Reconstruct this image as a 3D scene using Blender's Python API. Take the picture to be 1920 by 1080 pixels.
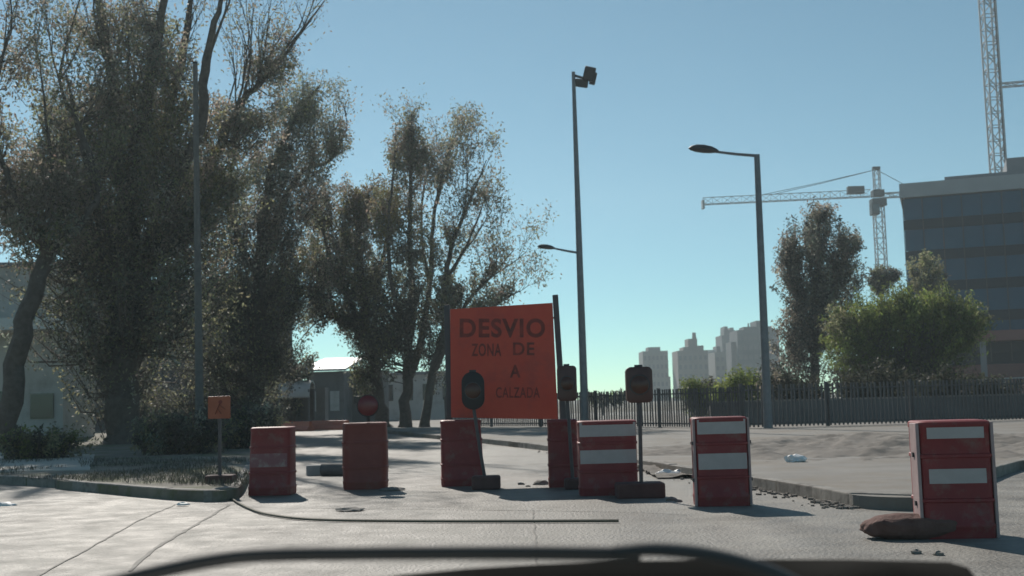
import bpy, bmesh, math, random
import numpy as np
from mathutils import Vector, Matrix

random.seed(7)
RNG = np.random.default_rng(7)
R = math.radians
S = bpy.context.scene
COL = S.collection
for o in list(bpy.data.objects):
    bpy.data.objects.remove(o)

# ------------------------------------------------------------------ camera
FPX = 2200.0                      # focal length in photo pixels (1920 wide)
CAMZ = 1.28
PITCH = math.atan(212 / FPX)
ROLL = R(1.5)
fw = Vector((0, math.cos(PITCH), math.sin(PITCH)))
r0 = Vector((1, 0, 0))
u0 = Vector((0, -math.sin(PITCH), math.cos(PITCH)))
RT = r0 * math.cos(ROLL) - u0 * math.sin(ROLL)
UP = r0 * math.sin(ROLL) + u0 * math.cos(ROLL)
cam = bpy.data.cameras.new('camera')
camo = bpy.data.objects.new('camera', cam)
COL.objects.link(camo)
camo.matrix_world = Matrix(((RT.x, UP.x, -fw.x, 0), (RT.y, UP.y, -fw.y, 0), (RT.z, UP.z, -fw.z, CAMZ), (0, 0, 0, 1)))
cam.sensor_width = 36
cam.lens = FPX / 1920 * 36
cam.clip_start = 0.05
cam.clip_end = 6000
cam.dof.use_dof = True
cam.dof.focus_distance = 7
cam.dof.aperture_fstop = 5.6
S.camera = camo

# ------------------------------------------------------------------ world, sun, exposure
SUN_AZ, SUN_EL = R(-18), R(37)    # azimuth from +Y, negative = to the left
w = bpy.data.worlds.new('World')
S.world = w
w.use_nodes = True
nt = w.node_tree
nt.nodes.clear()
sky = nt.nodes.new('ShaderNodeTexSky')
sky.sky_type = 'NISHITA'
sky.sun_disc = False
sky.sun_elevation = SUN_EL
sky.sun_rotation = SUN_AZ
sky.altitude = 400
sky.air_density = 0.7
sky.dust_density = 0.0
sky.ozone_density = 3.0
wb = nt.nodes.new('ShaderNodeMixRGB')
wb.blend_type = 'MULTIPLY'
wb.inputs[0].default_value = 1
wb.inputs[2].default_value = (0.85, 1.10, 0.88, 1)
bg = nt.nodes.new('ShaderNodeBackground')
bg.inputs[1].default_value = 0.069
wo = nt.nodes.new('ShaderNodeOutputWorld')
nt.links.new(sky.outputs[0], wb.inputs[1])
nt.links.new(wb.outputs[0], bg.inputs[0])
nt.links.new(bg.outputs[0], wo.inputs[0])
sun = bpy.data.lights.new('sun', 'SUN')
sun.energy = 3.6
sun.angle = R(0.5)
sun.color = (1.0, 0.93, 0.84)
suno = bpy.data.objects.new('sun', sun)
COL.objects.link(suno)
sd = Vector((math.sin(SUN_AZ) * math.cos(SUN_EL), math.cos(SUN_AZ) * math.cos(SUN_EL), math.sin(SUN_EL)))
suno.rotation_euler = sd.to_track_quat('Z', 'Y').to_euler()
suno.location = (0, 0, 30)
S.view_settings.view_transform = 'Standard'
S.view_settings.look = 'None'
S.view_settings.exposure = 0.45
S.view_settings.gamma = 1.0
S.view_settings.use_curve_mapping = False
S.cycles.volume_bounces = 0
S.cycles.max_bounces = 5
S.cycles.diffuse_bounces = 3
S.cycles.glossy_bounces = 3
S.cycles.transmission_bounces = 3
S.cycles.transparent_max_bounces = 8
S.cycles.use_denoising = True


def ray(px, py):
    return fw + RT * ((px - 960) / FPX) - UP * ((py - 540) / FPX)


def P(px, py, d):
    """point at depth d (metres north of the camera) seen at a photo pixel"""
    v = ray(px, py)
    v = v * (d / v.y)
    return Vector((v.x, v.y, v.z + CAMZ))


def G(px, py, z=0.0):
    v = ray(px, py)
    t = (z - CAMZ) / v.z
    return Vector((v.x * t, v.y * t, z))


# ------------------------------------------------------------------ helpers
ORG = {}


def org(o):
    return ORG.get(o.name, Vector((0, 0, 0))) if o else Vector((0, 0, 0))


def tag(o, label=None, cat=None, group=None, kind=None):
    if label: o['label'] = label
    if cat: o['category'] = cat
    if group: o['group'] = group
    if kind: o['kind'] = kind
    return o


def thing(name, loc, label, cat, group=None):
    o = bpy.data.objects.new(name, None)
    COL.objects.link(o)
    o.location = loc
    o.empty_display_size = 0.2
    ORG[o.name] = Vector(loc)
    return tag(o, label, cat, group)


def link_mesh(name, me, parent=None, loc=None, rot=None):
    o = bpy.data.objects.new(name, me)
    COL.objects.link(o)
    if parent:
        o.parent = parent
        ORG[o.name] = org(parent)
    if loc is not None:
        o.location = Vector(loc) - org(parent)
        ORG[o.name] = Vector(loc)
    if rot is not None:
        o.rotation_euler = rot
    return o


class MB:
    def __init__(s):
        s.v, s.f = [], []

    def add(s, vs, fs):
        n = len(s.v)
        s.v += [tuple(v) for v in vs]
        s.f += [tuple(i + n for i in f) for f in fs]
        return s

    def box(s, c, size, M=None):
        c = Vector(c)
        x, y, z = size[0] / 2, size[1] / 2, size[2] / 2
        vs = [Vector(p) for p in ((-x, -y, -z), (x, -y, -z), (x, y, -z), (-x, y, -z), (-x, -y, z), (x, -y, z), (x, y, z), (-x, y, z))]
        if M is not None:
            vs = [M @ v for v in vs]
        return s.add([c + v for v in vs], [(0, 3, 2, 1), (4, 5, 6, 7), (0, 1, 5, 4), (1, 2, 6, 5), (2, 3, 7, 6), (3, 0, 4, 7)])

    def bar(s, a, b, wx, wy=None):
        """square bar between two points"""
        a, b = Vector(a), Vector(b)
        d = b - a
        if d.length < 1e-6: return s
        q = d.to_track_quat('Z', 'Y').to_matrix()
        return s.box((a + b) / 2, (wx, wy or wx, d.length), q)

    def tube(s, pts, rad, n=8, cap=True):
        pts = [Vector(p) for p in pts]
        if not hasattr(rad, '__len__'): rad = [rad] * len(pts)
        vs, fs = [], []
        prev = None
        for i, p in enumerate(pts):
            d = (pts[min(i + 1, len(pts) - 1)] - pts[max(i - 1, 0)])
            if d.length < 1e-9: d = Vector((0, 0, 1))
            d.normalize()
            if prev is None:
                a = Vector((1, 0, 0)) if abs(d.x) < 0.8 else Vector((0, 1, 0))
                x = d.cross(a).normalized()
            else:
                x = (prev - d * prev.dot(d)).normalized()
            prev = x
            y = d.cross(x)
            for k in range(n):
                t = 2 * math.pi * k / n
                vs.append(p + (x * math.cos(t) + y * math.sin(t)) * rad[i])
        for i in range(len(pts) - 1):
            for k in range(n):
                a, b = i * n + k, i * n + (k + 1) % n
                fs.append((a, b, b + n, a + n))
        if cap:
            fs.append(tuple(range(n))[::-1])
            fs.append(tuple(range((len(pts) - 1) * n, len(pts) * n)))
        return s.add(vs, fs)

    def prism(s, poly, z0, z1):
        n = len(poly)
        vs = [(p[0], p[1], z0) for p in poly] + [(p[0], p[1], z1) for p in poly]
        fs = [tuple(range(n))[::-1], tuple(range(n, 2 * n))] + [(i, (i + 1) % n, (i + 1) % n + n, i + n) for i in range(n)]
        return s.add(vs, fs)

    def mesh(s, name, mat, o0=Vector((0, 0, 0)), smooth=False, bevel=0):
        me = bpy.data.meshes.new(name)
        me.from_pydata([(v[0] - o0.x, v[1] - o0.y, v[2] - o0.z) for v in s.v], [], s.f)
        bm = bmesh.new()
        bm.from_mesh(me)
        bmesh.ops.recalc_face_normals(bm, faces=bm.faces)
        if bevel:
            bmesh.ops.bevel(bm, geom=[e for e in bm.edges if e.calc_face_angle(0) > 0.6], offset=bevel, segments=2, profile=0.5, affect='EDGES', clamp_overlap=True)
        bm.to_mesh(me)
        bm.free()
        me.materials.append(mat)
        if smooth:
            for p in me.polygons: p.use_smooth = True
            try: me.set_sharp_from_angle(angle=R(40))
            except Exception: pass
        return me

    def build(s, name, mat, parent=None, smooth=False, bevel=0):
        o = link_mesh(name, s.mesh(name, mat, org(parent), smooth, bevel), parent)
        return o


def rz(a):
    return Matrix.Rotation(a, 3, 'Z')


# ------------------------------------------------------------------ materials
def mat(name, base, rough=0.7, var=None, scale=6.0, metal=0.0, bump=0.0, bscale=40.0, detail=6, spec=0.5, stain=None, stain_scale=1.5, stain_lo=0.5, stain_hi=0.65, rvar=0.0, coord='Object'):
    m = bpy.data.materials.new(name)
    m.use_nodes = True
    t = m.node_tree
    b = t.nodes['Principled BSDF']
    b.inputs['Roughness'].default_value = rough
    b.inputs['Metallic'].default_value = metal
    b.inputs['Specular IOR Level'].default_value = spec
    tc = t.nodes.new('ShaderNodeTexCoord')
    last = None
    if var is not None:
        n = t.nodes.new('ShaderNodeTexNoise')
        n.inputs['Scale'].default_value = scale
        n.inputs['Detail'].default_value = detail
        n.inputs['Roughness'].default_value = 0.65
        t.links.new(tc.outputs[coord], n.inputs['Vector'])
        cr = t.nodes.new('ShaderNodeValToRGB')
        cr.color_ramp.elements[0].position = 0.3
        cr.color_ramp.elements[1].position = 0.7
        cr.color_ramp.elements[0].color = (*base, 1)
        cr.color_ramp.elements[1].color = (*var, 1)
        t.links.new(n.outputs['Fac'], cr.inputs[0])
        last = cr.outputs[0]
        if rvar:
            mr = t.nodes.new('ShaderNodeMapRange')
            mr.inputs[3].default_value = rough - rvar
            mr.inputs[4].default_value = rough + rvar
            mr.inputs[1].default_value = 0.3
            mr.inputs[2].default_value = 0.7
            t.links.new(n.outputs['Fac'], mr.inputs[0])
            t.links.new(mr.outputs[0], b.inputs['Roughness'])
    if stain is not None:
        n2 = t.nodes.new('ShaderNodeTexNoise')
        n2.inputs['Scale'].default_value = stain_scale
        n2.inputs['Detail'].default_value = 8
        n2.inputs['Roughness'].default_value = 0.7
        t.links.new(tc.outputs[coord], n2.inputs['Vector'])
        c2 = t.nodes.new('ShaderNodeValToRGB')
        c2.color_ramp.elements[0].position = stain_lo
        c2.color_ramp.elements[1].position = stain_hi
        t.links.new(n2.outputs['Fac'], c2.inputs[0])
        mx = t.nodes.new('ShaderNodeMixRGB')
        t.links.new(c2.outputs[0], mx.inputs[0])
        if last: t.links.new(last, mx.inputs[1])
        else: mx.inputs[1].default_value = (*base, 1)
        mx.inputs[2].default_value = (*stain, 1)
        last = mx.outputs[0]
    if last: t.links.new(last, b.inputs['Base Color'])
    else: b.inputs['Base Color'].default_value = (*base, 1)
    if bump:
        nb = t.nodes.new('ShaderNodeTexNoise')
        nb.inputs['Scale'].default_value = bscale
        nb.inputs['Detail'].default_value = 5
        t.links.new(tc.outputs[coord], nb.inputs['Vector'])
        bp = t.nodes.new('ShaderNodeBump')
        bp.inputs['Strength'].default_value = bump
        bp.inputs['Distance'].default_value = 0.02
        t.links.new(nb.outputs['Fac'], bp.inputs['Height'])
        t.links.new(bp.outputs[0], b.inputs['Normal'])
    return m


def leaf_mat(name, trans=0.6):
    m = bpy.data.materials.new(name)
    m.use_nodes = True
    t = m.node_tree
    b = t.nodes['Principled BSDF']
    b.inputs['Roughness'].default_value = 0.55
    b.inputs['Specular IOR Level'].default_value = 0.35
    a = t.nodes.new('ShaderNodeAttribute')
    a.attribute_name = 'leafcol'
    tr = t.nodes.new('ShaderNodeBsdfTranslucent')
    mx = t.nodes.new('ShaderNodeMixShader')
    mx.inputs[0].default_value = trans
    t.links.new(a.outputs['Color'], b.inputs['Base Color'])
    t.links.new(a.outputs['Color'], tr.inputs['Color'])
    t.links.new(b.outputs[0], mx.inputs[1])
    t.links.new(tr.outputs[0], mx.inputs[2])
    t.links.new(mx.outputs[0], t.nodes['Material Output'].inputs[0])
    return m


M = {}
M['road'] = mat('dusty_concrete', (0.15, 0.14, 0.126), 0.66, (0.285, 0.27, 0.242), 2.2, bump=0.9, bscale=28, rvar=0.14, detail=10, stain=(0.115, 0.105, 0.092), stain_scale=0.45, stain_lo=0.5, stain_hi=0.7, spec=0.35)
# worn wheel tracks and dust drifts running along the road
t = M['road'].node_tree
mp = t.nodes.new('ShaderNodeMapping')
mp.inputs['Scale'].default_value = (1.1, 0.09, 1)
mp.inputs['Rotation'].default_value = (0, 0, R(9))
tn = t.nodes.new('ShaderNodeTexNoise')
tn.inputs['Scale'].default_value = 1.0
tn.inputs['Detail'].default_value = 5
tr_ = t.nodes.new('ShaderNodeMapRange')
tr_.inputs[1].default_value = 0.35; tr_.inputs[2].default_value = 0.65
tr_.inputs[3].default_value = 0.80; tr_.inputs[4].default_value = 1.14
vm = t.nodes.new('ShaderNodeMixRGB'); vm.blend_type = 'MULTIPLY'; vm.inputs[0].default_value = 1
bs_ = t.nodes['Principled BSDF'].inputs['Base Color']
src = bs_.links[0].from_socket
t.links.new([n for n in t.nodes if n.type == 'TEX_COORD'][0].outputs['Object'], mp.inputs[0])
t.links.new(mp.outputs[0], tn.inputs['Vector'])
t.links.new(tn.outputs['Fac'], tr_.inputs[0])
t.links.new(src, vm.inputs[1]); t.links.new(tr_.outputs[0], vm.inputs[2])
t.links.new(vm.outputs[0], bs_)
M['pave'] = mat('pavement_concrete', (0.16, 0.15, 0.136), 0.85, (0.235, 0.222, 0.203), 0.9, bump=0.5, bscale=7, stain=(0.17, 0.145, 0.115), stain_scale=0.28, stain_lo=0.47, stain_hi=0.62)
M['kerb'] = mat('kerb_concrete', (0.16, 0.15, 0.135), 0.85, (0.27, 0.255, 0.23), 4, bump=0.3, bscale=20, stain=(0.10, 0.09, 0.08), stain_scale=3)
M['dirt'] = mat('dry_dirt', (0.125, 0.112, 0.098), 0.95, (0.225, 0.205, 0.182), 1.2, bump=1.0, bscale=6, detail=10)
M['earth'] = mat('earth', (0.12, 0.11, 0.085), 0.95, (0.20, 0.18, 0.14), 0.25, bump=0.6, bscale=3)
M['joint'] = mat('tar_joint', (0.10, 0.095, 0.085), 0.8, (0.2, 0.19, 0.17), 6)
M['red'] = mat('faded_red_plastic', (0.18, 0.016, 0.02), 0.55, (0.25, 0.03, 0.032), 3, stain=(0.21, 0.12, 0.10), stain_scale=4, stain_lo=0.52, stain_hi=0.74)
M['red2'] = mat('brick_red_plastic', (0.19, 0.035, 0.028), 0.6, (0.24, 0.055, 0.042), 3, stain=(0.18, 0.11, 0.09), stain_scale=3, stain_lo=0.58, stain_hi=0.8)
M['band'] = mat('white_sheeting', (0.40, 0.35, 0.34), 0.55, (0.48, 0.43, 0.42), 5, stain=(0.29, 0.24, 0.22), stain_scale=5, stain_lo=0.6, stain_hi=0.8)
M['pinkband'] = mat('pinkish_sheeting', (0.22, 0.075, 0.085), 0.5, (0.26, 0.10, 0.11), 5, stain=(0.35, 0.26, 0.24), stain_scale=5)
M['trim'] = mat('pale_pink_edge', (0.32, 0.22, 0.22), 0.5, (0.42, 0.31, 0.30), 6)
M['sign'] = mat('sign_red_orange', (0.56, 0.05, 0.024), 0.5, (0.62, 0.068, 0.03), 2.5, stain=(0.42, 0.05, 0.032), stain_scale=1.4, stain_lo=0.5, stain_hi=0.7)
M['ink'] = mat('worn_black_lettering', (0.11, 0.03, 0.024), 0.7, (0.34, 0.045, 0.03), 6)
M['post'] = mat('dark_sign_post', (0.06, 0.055, 0.06), 0.5, (0.10, 0.08, 0.085), 5)
M['steel'] = mat('galvanised_steel', (0.13, 0.135, 0.15), 0.5, (0.19, 0.195, 0.21), 5, metal=0.2)
M['darkmetal'] = mat('dark_metal', (0.035, 0.04, 0.045), 0.5, (0.06, 0.06, 0.065), 6, metal=0.3)
M['fence'] = mat('fence_paint', (0.055, 0.052, 0.056), 0.5, (0.085, 0.08, 0.085), 5)
M['head'] = mat('brown_beacon_housing', (0.075, 0.035, 0.03), 0.45, (0.11, 0.05, 0.04), 6)
M['headgrey'] = mat('dark_beacon_housing', (0.018, 0.016, 0.018), 0.6, (0.028, 0.022, 0.022), 6)
M['lens'] = mat('amber_lens', (0.07, 0.026, 0.016), 0.3, (0.09, 0.035, 0.02), 9)
M['lensred'] = mat('red_lens', (0.14, 0.014, 0.018), 0.25, (0.18, 0.02, 0.024), 9)
M['rubber'] = mat('rubber_base', (0.07, 0.03, 0.03), 0.8, (0.12, 0.06, 0.055), 7)
M['orange'] = mat('orange_sign_face', (0.32, 0.07, 0.025), 0.45, (0.38, 0.09, 0.035), 7)
M['orangep'] = mat('orange_barrier_plastic', (0.42, 0.09, 0.045), 0.5, (0.5, 0.13, 0.07), 4)
M['bark'] = mat('bark', (0.055, 0.045, 0.038), 0.9, (0.13, 0.11, 0.095), 5, bump=0.6, bscale=18)
M['barkpale'] = mat('pale_bark', (0.12, 0.105, 0.09), 0.85, (0.24, 0.21, 0.185), 3, bump=0.4, bscale=14)
M['leaf'] = leaf_mat('leaves')
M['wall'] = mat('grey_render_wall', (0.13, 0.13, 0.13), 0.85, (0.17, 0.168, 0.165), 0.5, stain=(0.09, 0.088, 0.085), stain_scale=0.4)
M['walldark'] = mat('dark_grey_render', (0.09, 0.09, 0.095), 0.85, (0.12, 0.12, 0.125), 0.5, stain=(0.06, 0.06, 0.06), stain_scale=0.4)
M['wallpale'] = mat('pale_wall', (0.42, 0.41, 0.39), 0.85, (0.52, 0.51, 0.49), 0.6, stain=(0.3, 0.28, 0.26), stain_scale=0.5)
M['roof'] = mat('sheet_roof', (0.42, 0.43, 0.44), 0.4, (0.55, 0.55, 0.55), 1.5, metal=0.3)
M['glassdark'] = mat('dark_window_glass', (0.02, 0.03, 0.035), 0.12, (0.03, 0.045, 0.05), 0.8, spec=0.6)
M['teal'] = mat('teal_curtain_glass', (0.006, 0.05, 0.10), 0.3, (0.012, 0.085, 0.15), 0.10, spec=0.12)
M['spandrel'] = mat('dark_spandrel', (0.004, 0.016, 0.028), 0.6, (0.006, 0.022, 0.036), 0.4, spec=0.1)
M['slabc'] = mat('grey_parapet', (0.17, 0.17, 0.185), 0.75, (0.21, 0.21, 0.225), 0.4)
M['parapet'] = mat('pale_parapet', (0.30, 0.30, 0.32), 0.7, (0.36, 0.36, 0.38), 0.4)
M['redpanel'] = mat('dark_red_panel', (0.16, 0.05, 0.05), 0.6, (0.2, 0.07, 0.06), 0.4)
M['crane'] = mat('crane_paint', (0.30, 0.30, 0.31), 0.5, (0.4, 0.4, 0.41), 0.5)
M['far1'] = mat('far_tower_render', (0.15, 0.152, 0.155), 0.9, (0.19, 0.19, 0.19), 0.1)
M['far2'] = mat('far_tower_brick', (0.165, 0.145, 0.14), 0.9, (0.21, 0.18, 0.17), 0.1)
M['far3'] = mat('far_tower_slate', (0.06, 0.068, 0.082), 0.9, (0.09, 0.10, 0.115), 0.1)
M['far4'] = mat('far_tower_pale', (0.38, 0.37, 0.36), 0.9, (0.44, 0.43, 0.42), 0.1)
M['farwin'] = mat('far_window', (0.06, 0.065, 0.075), 0.4, (0.08, 0.085, 0.1), 0.5)
M['litter'] = mat('white_litter', (0.72, 0.71, 0.70), 0.6, (0.82, 0.81, 0.80), 8)
M['pipe'] = mat('concrete_pipe', (0.10, 0.095, 0.09), 0.8, (0.16, 0.15, 0.14), 6)
M['block'] = mat('pale_block', (0.38, 0.36, 0.33), 0.85, (0.46, 0.44, 0.41), 6)
M['stone'] = mat('stone', (0.14, 0.13, 0.115), 0.9, (0.24, 0.22, 0.2), 8)
M['cable'] = mat('black_cable', (0.10, 0.085, 0.06), 0.7, (0.16, 0.14, 0.10), 8)
M['carpaint'] = mat('dark_car_paint', (0.035, 0.036, 0.038), 0.5, (0.05, 0.05, 0.052), 4)
M['blackrubber'] = mat('black_rubber', (0.045, 0.045, 0.047), 0.7, (0.06, 0.06, 0.062), 9)
M['reflection_brown'] = mat('reddish_brown_reflection', (0.10, 0.05, 0.042), 0.95, (0.17, 0.095, 0.08), 5, bump=0.8, bscale=22)  # brown tone of the windscreen reflection built as a lump
M['board'] = mat('pale_board', (0.20, 0.165, 0.14), 0.8, (0.27, 0.225, 0.195), 6)
M['grass'] = leaf_mat('grass_blades', 0.3)

# ------------------------------------------------------------------ setting: ground, road, pavements
def grid_sheet(name, x0, x1, y0, y1, nx, ny, zf, m, kind='structure', parent=None):
    xs, ys = np.linspace(x0, x1, nx), np.linspace(y0, y1, ny)
    vs = [(x, y, zf(x, y)) for y in ys for x in xs]
    fs = [(j * nx + i, j * nx + i + 1, (j + 1) * nx + i + 1, (j + 1) * nx + i) for j in range(ny - 1) for i in range(nx - 1)]
    me = bpy.data.meshes.new(name)
    me.from_pydata(vs, [], fs)
    me.materials.append(m)
    for p in me.polygons: p.use_smooth = True
    o = link_mesh(name, me, parent)
    if not parent: tag(o, kind=kind)
    return o


grid_sheet('ground', -2500, 2500, -600, 4000, 3, 3, lambda x, y: -0.05, M['earth'])


def roadz(x, y):
    return 0.012 * math.sin(x * 0.7 + 1) * math.sin(y * 0.5) if abs(x) < 20 and y < 40 else 0


road = grid_sheet('road', -45, 45, -12, 110, 121, 161, roadz, M['road'])


def kerbed(name, poly, h, m):
    """raised pavement slab: poly counter-clockwise list of (x, y)"""
    mb = MB()
    mb.prism(poly, -0.04, h)
    o = mb.build(name, m)
    return tag(o, kind='structure')


def resample(pts, step):
    out = [Vector(pts[0])]
    acc = 0
    for a, b in zip(pts[:-1], pts[1:]):
        a, b = Vector(a), Vector(b)
        L = (b - a).length
        n = max(1, int(round(L / step)))
        for k in range(1, n + 1):
            out.append(a.lerp(b, k / n))
    return out


def catmull(pts, n):
    pts = [Vector(p) for p in pts]
    P4 = [pts[0] * 2 - pts[1]] + pts + [pts[-1] * 2 - pts[-2]]
    out = []
    for i in range(1, len(P4) - 2):
        a, b, c, d = P4[i - 1:i + 3]
        for k in range(n):
            t = k / n
            out.append(0.5 * ((2 * b) + (c - a) * t + (2 * a - 5 * b + 4 * c - d) * t * t + (3 * b - a - 3 * c + d) * t ** 3))
    out.append(pts[-1])
    return out


def kerb_stones(line, h, parent, wid=0.16, side=1):
    """one stone after another along a line; side=+1 the stone lies to the left of travel"""
    fine = resample(line, 0.1)
    pts, acc = [fine[0]], 0
    for p_, q_ in zip(fine[:-1], fine[1:]):
        acc += (q_ - p_).length
        if acc > 1.05:
            pts.append(q_)
            acc = 0
    for a, b in zip(pts[:-1], pts[1:]):
        d = (b - a).normalized()
        nrm = Vector((-d.y, d.x, 0)) * side
        a2, b2 = a + d * 0.006, b - d * 0.006
        dz = random.uniform(-0.006, 0.008)
        q = [a2, b2, b2 + nrm * wid, a2 + nrm * wid]
        if side < 0: q = q[::-1]
        mb = MB().prism([(v.x, v.y) for v in q], -0.03, h + 0.012 + dz)
        o = mb.build('kerb_stone', M['kerb'], parent, bevel=0.018)


kr = [G(911, 832), G(1023, 846), G(1210, 880), G(1408, 914), G(1560, 941), G(1612, 953)]
kr_far = [Vector((-5.5, 52, 0)), Vector((-2.8, 42, 0))]
kcorner = [Vector((4.3, 12.75, 0)), Vector((4.75, 13.3, 0)), Vector((6.0, 15.6, 0)), Vector((8.4, 19.2, 0)), Vector((12, 22.5, 0)), Vector((20, 26, 0)), Vector((40, 31, 0))]
rline = catmull(kr_far + kr + kcorner, 5)
poly = [(v.x, v.y) for v in rline] + [(44, 31), (44, 80), (-9, 80), (-9, 64)]
pr = kerbed('pavement_right', poly, 0.14, M['pave'])
kerb_stones(rline[5:-6], 0.14, pr, side=1)

lline = catmull([Vector((-44, 40, 0)), Vector((-20, 28.5, 0)), G(0, 908), G(120, 918), G(240, 930), G(350, 938), G(425, 938), G(455, 925), G(472, 890), G(490, 860), G(512, 830), Vector((-11, 55, 0)), Vector((-14, 68, 0))], 5)
poly = [(v.x, v.y) for v in lline] + [(-44, 75)]
pl = kerbed('pavement_left', poly, 0.14, mat('left_verge_soil', (0.10, 0.092, 0.075), 0.95, (0.24, 0.22, 0.18), 0.9, bump=0.8, bscale=6, stain=(0.10, 0.11, 0.05), stain_scale=0.6, stain_lo=0.5, stain_hi=0.6))
kerb_stones(lline[2:-3], 0.14, pl, side=1)


tag(MB().prism([(v.x, v.y) for v in (G(-60, 885, .15), G(168, 881, .15), G(178, 852, .15), G(-60, 848, .15))], 0.10, 0.152).build('sunlit_patch', mat('pale_sunlit_patch', (0.36, 0.345, 0.30), 0.8, (0.46, 0.44, 0.39), 1.2, bump=0.3, bscale=9)), kind='structure')  # sunlit patch of the verge, put in as a pale-coloured slab


def strip(name, pts, wid, z, m, parent):
    vs, fs = [], []
    for i, p in enumerate(pts):
        d = (pts[min(i + 1, len(pts) - 1)] - pts[max(i - 1, 0)]).normalized()
        n = Vector((-d.y, d.x, 0)) * wid * random.uniform(0.3, 0.7)
        vs += [(p.x + n.x, p.y + n.y, z + roadz(p.x, p.y)), (p.x - n.x, p.y - n.y, z + roadz(p.x, p.y))]
    for i in range(len(pts) - 1):
        fs.append((2 * i, 2 * i + 1, 2 * i + 3, 2 * i + 2))
    return MB().add(vs, fs).build(name, m, parent)


def wob(pts, step, amp):
    out = resample(pts, step)
    return [v + Vector((random.uniform(-amp, amp), random.uniform(-amp, amp), 0)) for v in out]


strip('joint', wob([G(240, 1075), G(300, 1025), G(430, 945)], 0.18, 0.012), 0.035, 0.006, M['joint'], road)
strip('joint', wob([G(60, 1090), G(160, 1035), G(260, 975), G(330, 945)], 0.18, 0.012), 0.022, 0.006, M['joint'], road)
strip('joint', wob([G(455, 950), G(760, 955), G(1200, 962), G(1290, 966)], 0.25, 0.012), 0.02, 0.006, M['joint'], road)
strip('joint', wob([G(1000, 960), G(1010, 1090)], 0.2, 0.012), 0.015, 0.006, M['joint'], road)


def noise2(x, y, s=1.0):
    from mathutils import noise
    return noise.fractal(Vector((x * s, y * s, 3.1)), 0.9, 2.1, 5)


def mound(x, y):
    cx, cy = 8.0, 25.0
    e = 1 - ((x - cx) / 6.0) ** 2 - ((y - cy) / 6.2) ** 2
    return 0.10 + 0.24 * max(e, -0.4) * (0.6 + 0.7 * noise2(x, y, 0.55)) + 0.055 * noise2(x, y, 1.9) + 0.03 * noise2(x, y, 5.0)


tag(grid_sheet('dirt_mound', 2.2, 14, 18.6, 31.5, 150, 150, mound, M['dirt']), kind='structure')

# ------------------------------------------------------------------ trees
def leaves_mesh(name, pos, size, cols, asp=0.42, droop=0.5):
    n = len(pos)
    a = RNG.normal(size=(n, 3))
    a[:, 2] -= droop * 1.2
    a /= np.linalg.norm(a, axis=1)[:, None]
    b = np.cross(a, RNG.normal(size=(n, 3)))
    b /= np.linalg.norm(b, axis=1)[:, None] + 1e-9
    L = (size * RNG.uniform(0.6, 1.35, n))[:, None]
    Wd = L * asp
    v = np.empty((n, 4, 3))
    v[:, 0] = pos
    v[:, 1] = pos + a * L * 0.45 + b * Wd * 0.5
    v[:, 2] = pos + a * L
    v[:, 3] = pos + a * L * 0.45 - b * Wd * 0.5
    me = bpy.data.meshes.new(name)
    me.vertices.add(4 * n)
    me.vertices.foreach_set('co', v.reshape(-1).astype(np.float32))
    me.loops.add(4 * n)
    me.loops.foreach_set('vertex_index', np.arange(4 * n, dtype=np.int32))
    me.polygons.add(n)
    me.polygons.foreach_set('loop_start', np.arange(0, 4 * n, 4, dtype=np.int32))
    me.polygons.foreach_set('loop_total', np.full(n, 4, dtype=np.int32))
    at = me.attributes.new('leafcol', 'FLOAT_COLOR', 'POINT')
    c = np.ones((n, 4, 4), dtype=np.float32)
    c[:, :, :3] = cols[:, None, :]
    at.data.foreach_set('color', c.reshape(-1))
    me.update()
    me.validate()
    return me


PAL = {
    'brown': [(0.30, 0.25, 0.20), (0.25, 0.215, 0.17), (0.34, 0.29, 0.235)],
    'olive': [(0.241, 0.241, 0.134), (0.283, 0.269, 0.156), (0.198, 0.205, 0.120)],
    'grey': [(0.227, 0.241, 0.191), (0.184, 0.205, 0.163), (0.283, 0.283, 0.234)],
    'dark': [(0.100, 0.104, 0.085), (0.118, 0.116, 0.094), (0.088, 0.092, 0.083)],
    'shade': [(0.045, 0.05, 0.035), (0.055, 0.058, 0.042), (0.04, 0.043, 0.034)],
    'yellow': [(0.24, 0.20, 0.08), (0.20, 0.18, 0.07), (0.22, 0.17, 0.09)],
    'green': [(0.13, 0.165, 0.05), (0.11, 0.145, 0.048), (0.15, 0.18, 0.06)],
    'lime': [(0.20, 0.25, 0.06), (0.18, 0.23, 0.06), (0.23, 0.26, 0.08)],
}


def spray(mb, p, d, L, r, lev, tips, spread=0.45, up=0.25):
    """a forking bare branch"""
    n = 4
    pts, rad = [p.copy()], [r]
    q, dd = p.copy(), d.normalized()
    for i in range(n):
        dd = (dd + Vector((random.uniform(-1, 1), random.uniform(-1, 1), random.uniform(-1, 1))) * 0.16 + Vector((0, 0, up * 0.25))).normalized()
        q = q + dd * (L / n)
        pts.append(q.copy())
        rad.append(max(0.006, r * (1 - 0.6 * (i + 1) / n)))
    mb.tube(pts, rad, 4 if lev > 0 else 3, cap=False)
    tips.append(q.copy())
    if lev > 0:
        for k in range(random.randint(2, 4)):
            i = random.randint(1, n)
            v = Vector((random.uniform(-1, 1), random.uniform(-1, 1), random.uniform(-0.3, 1)))
            spray(mb, pts[i], (dd + v * spread * 1.5), L * random.uniform(0.5, 0.8), max(0.008, rad[i] * 0.7), lev - 1, tips, spread, up)


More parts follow.
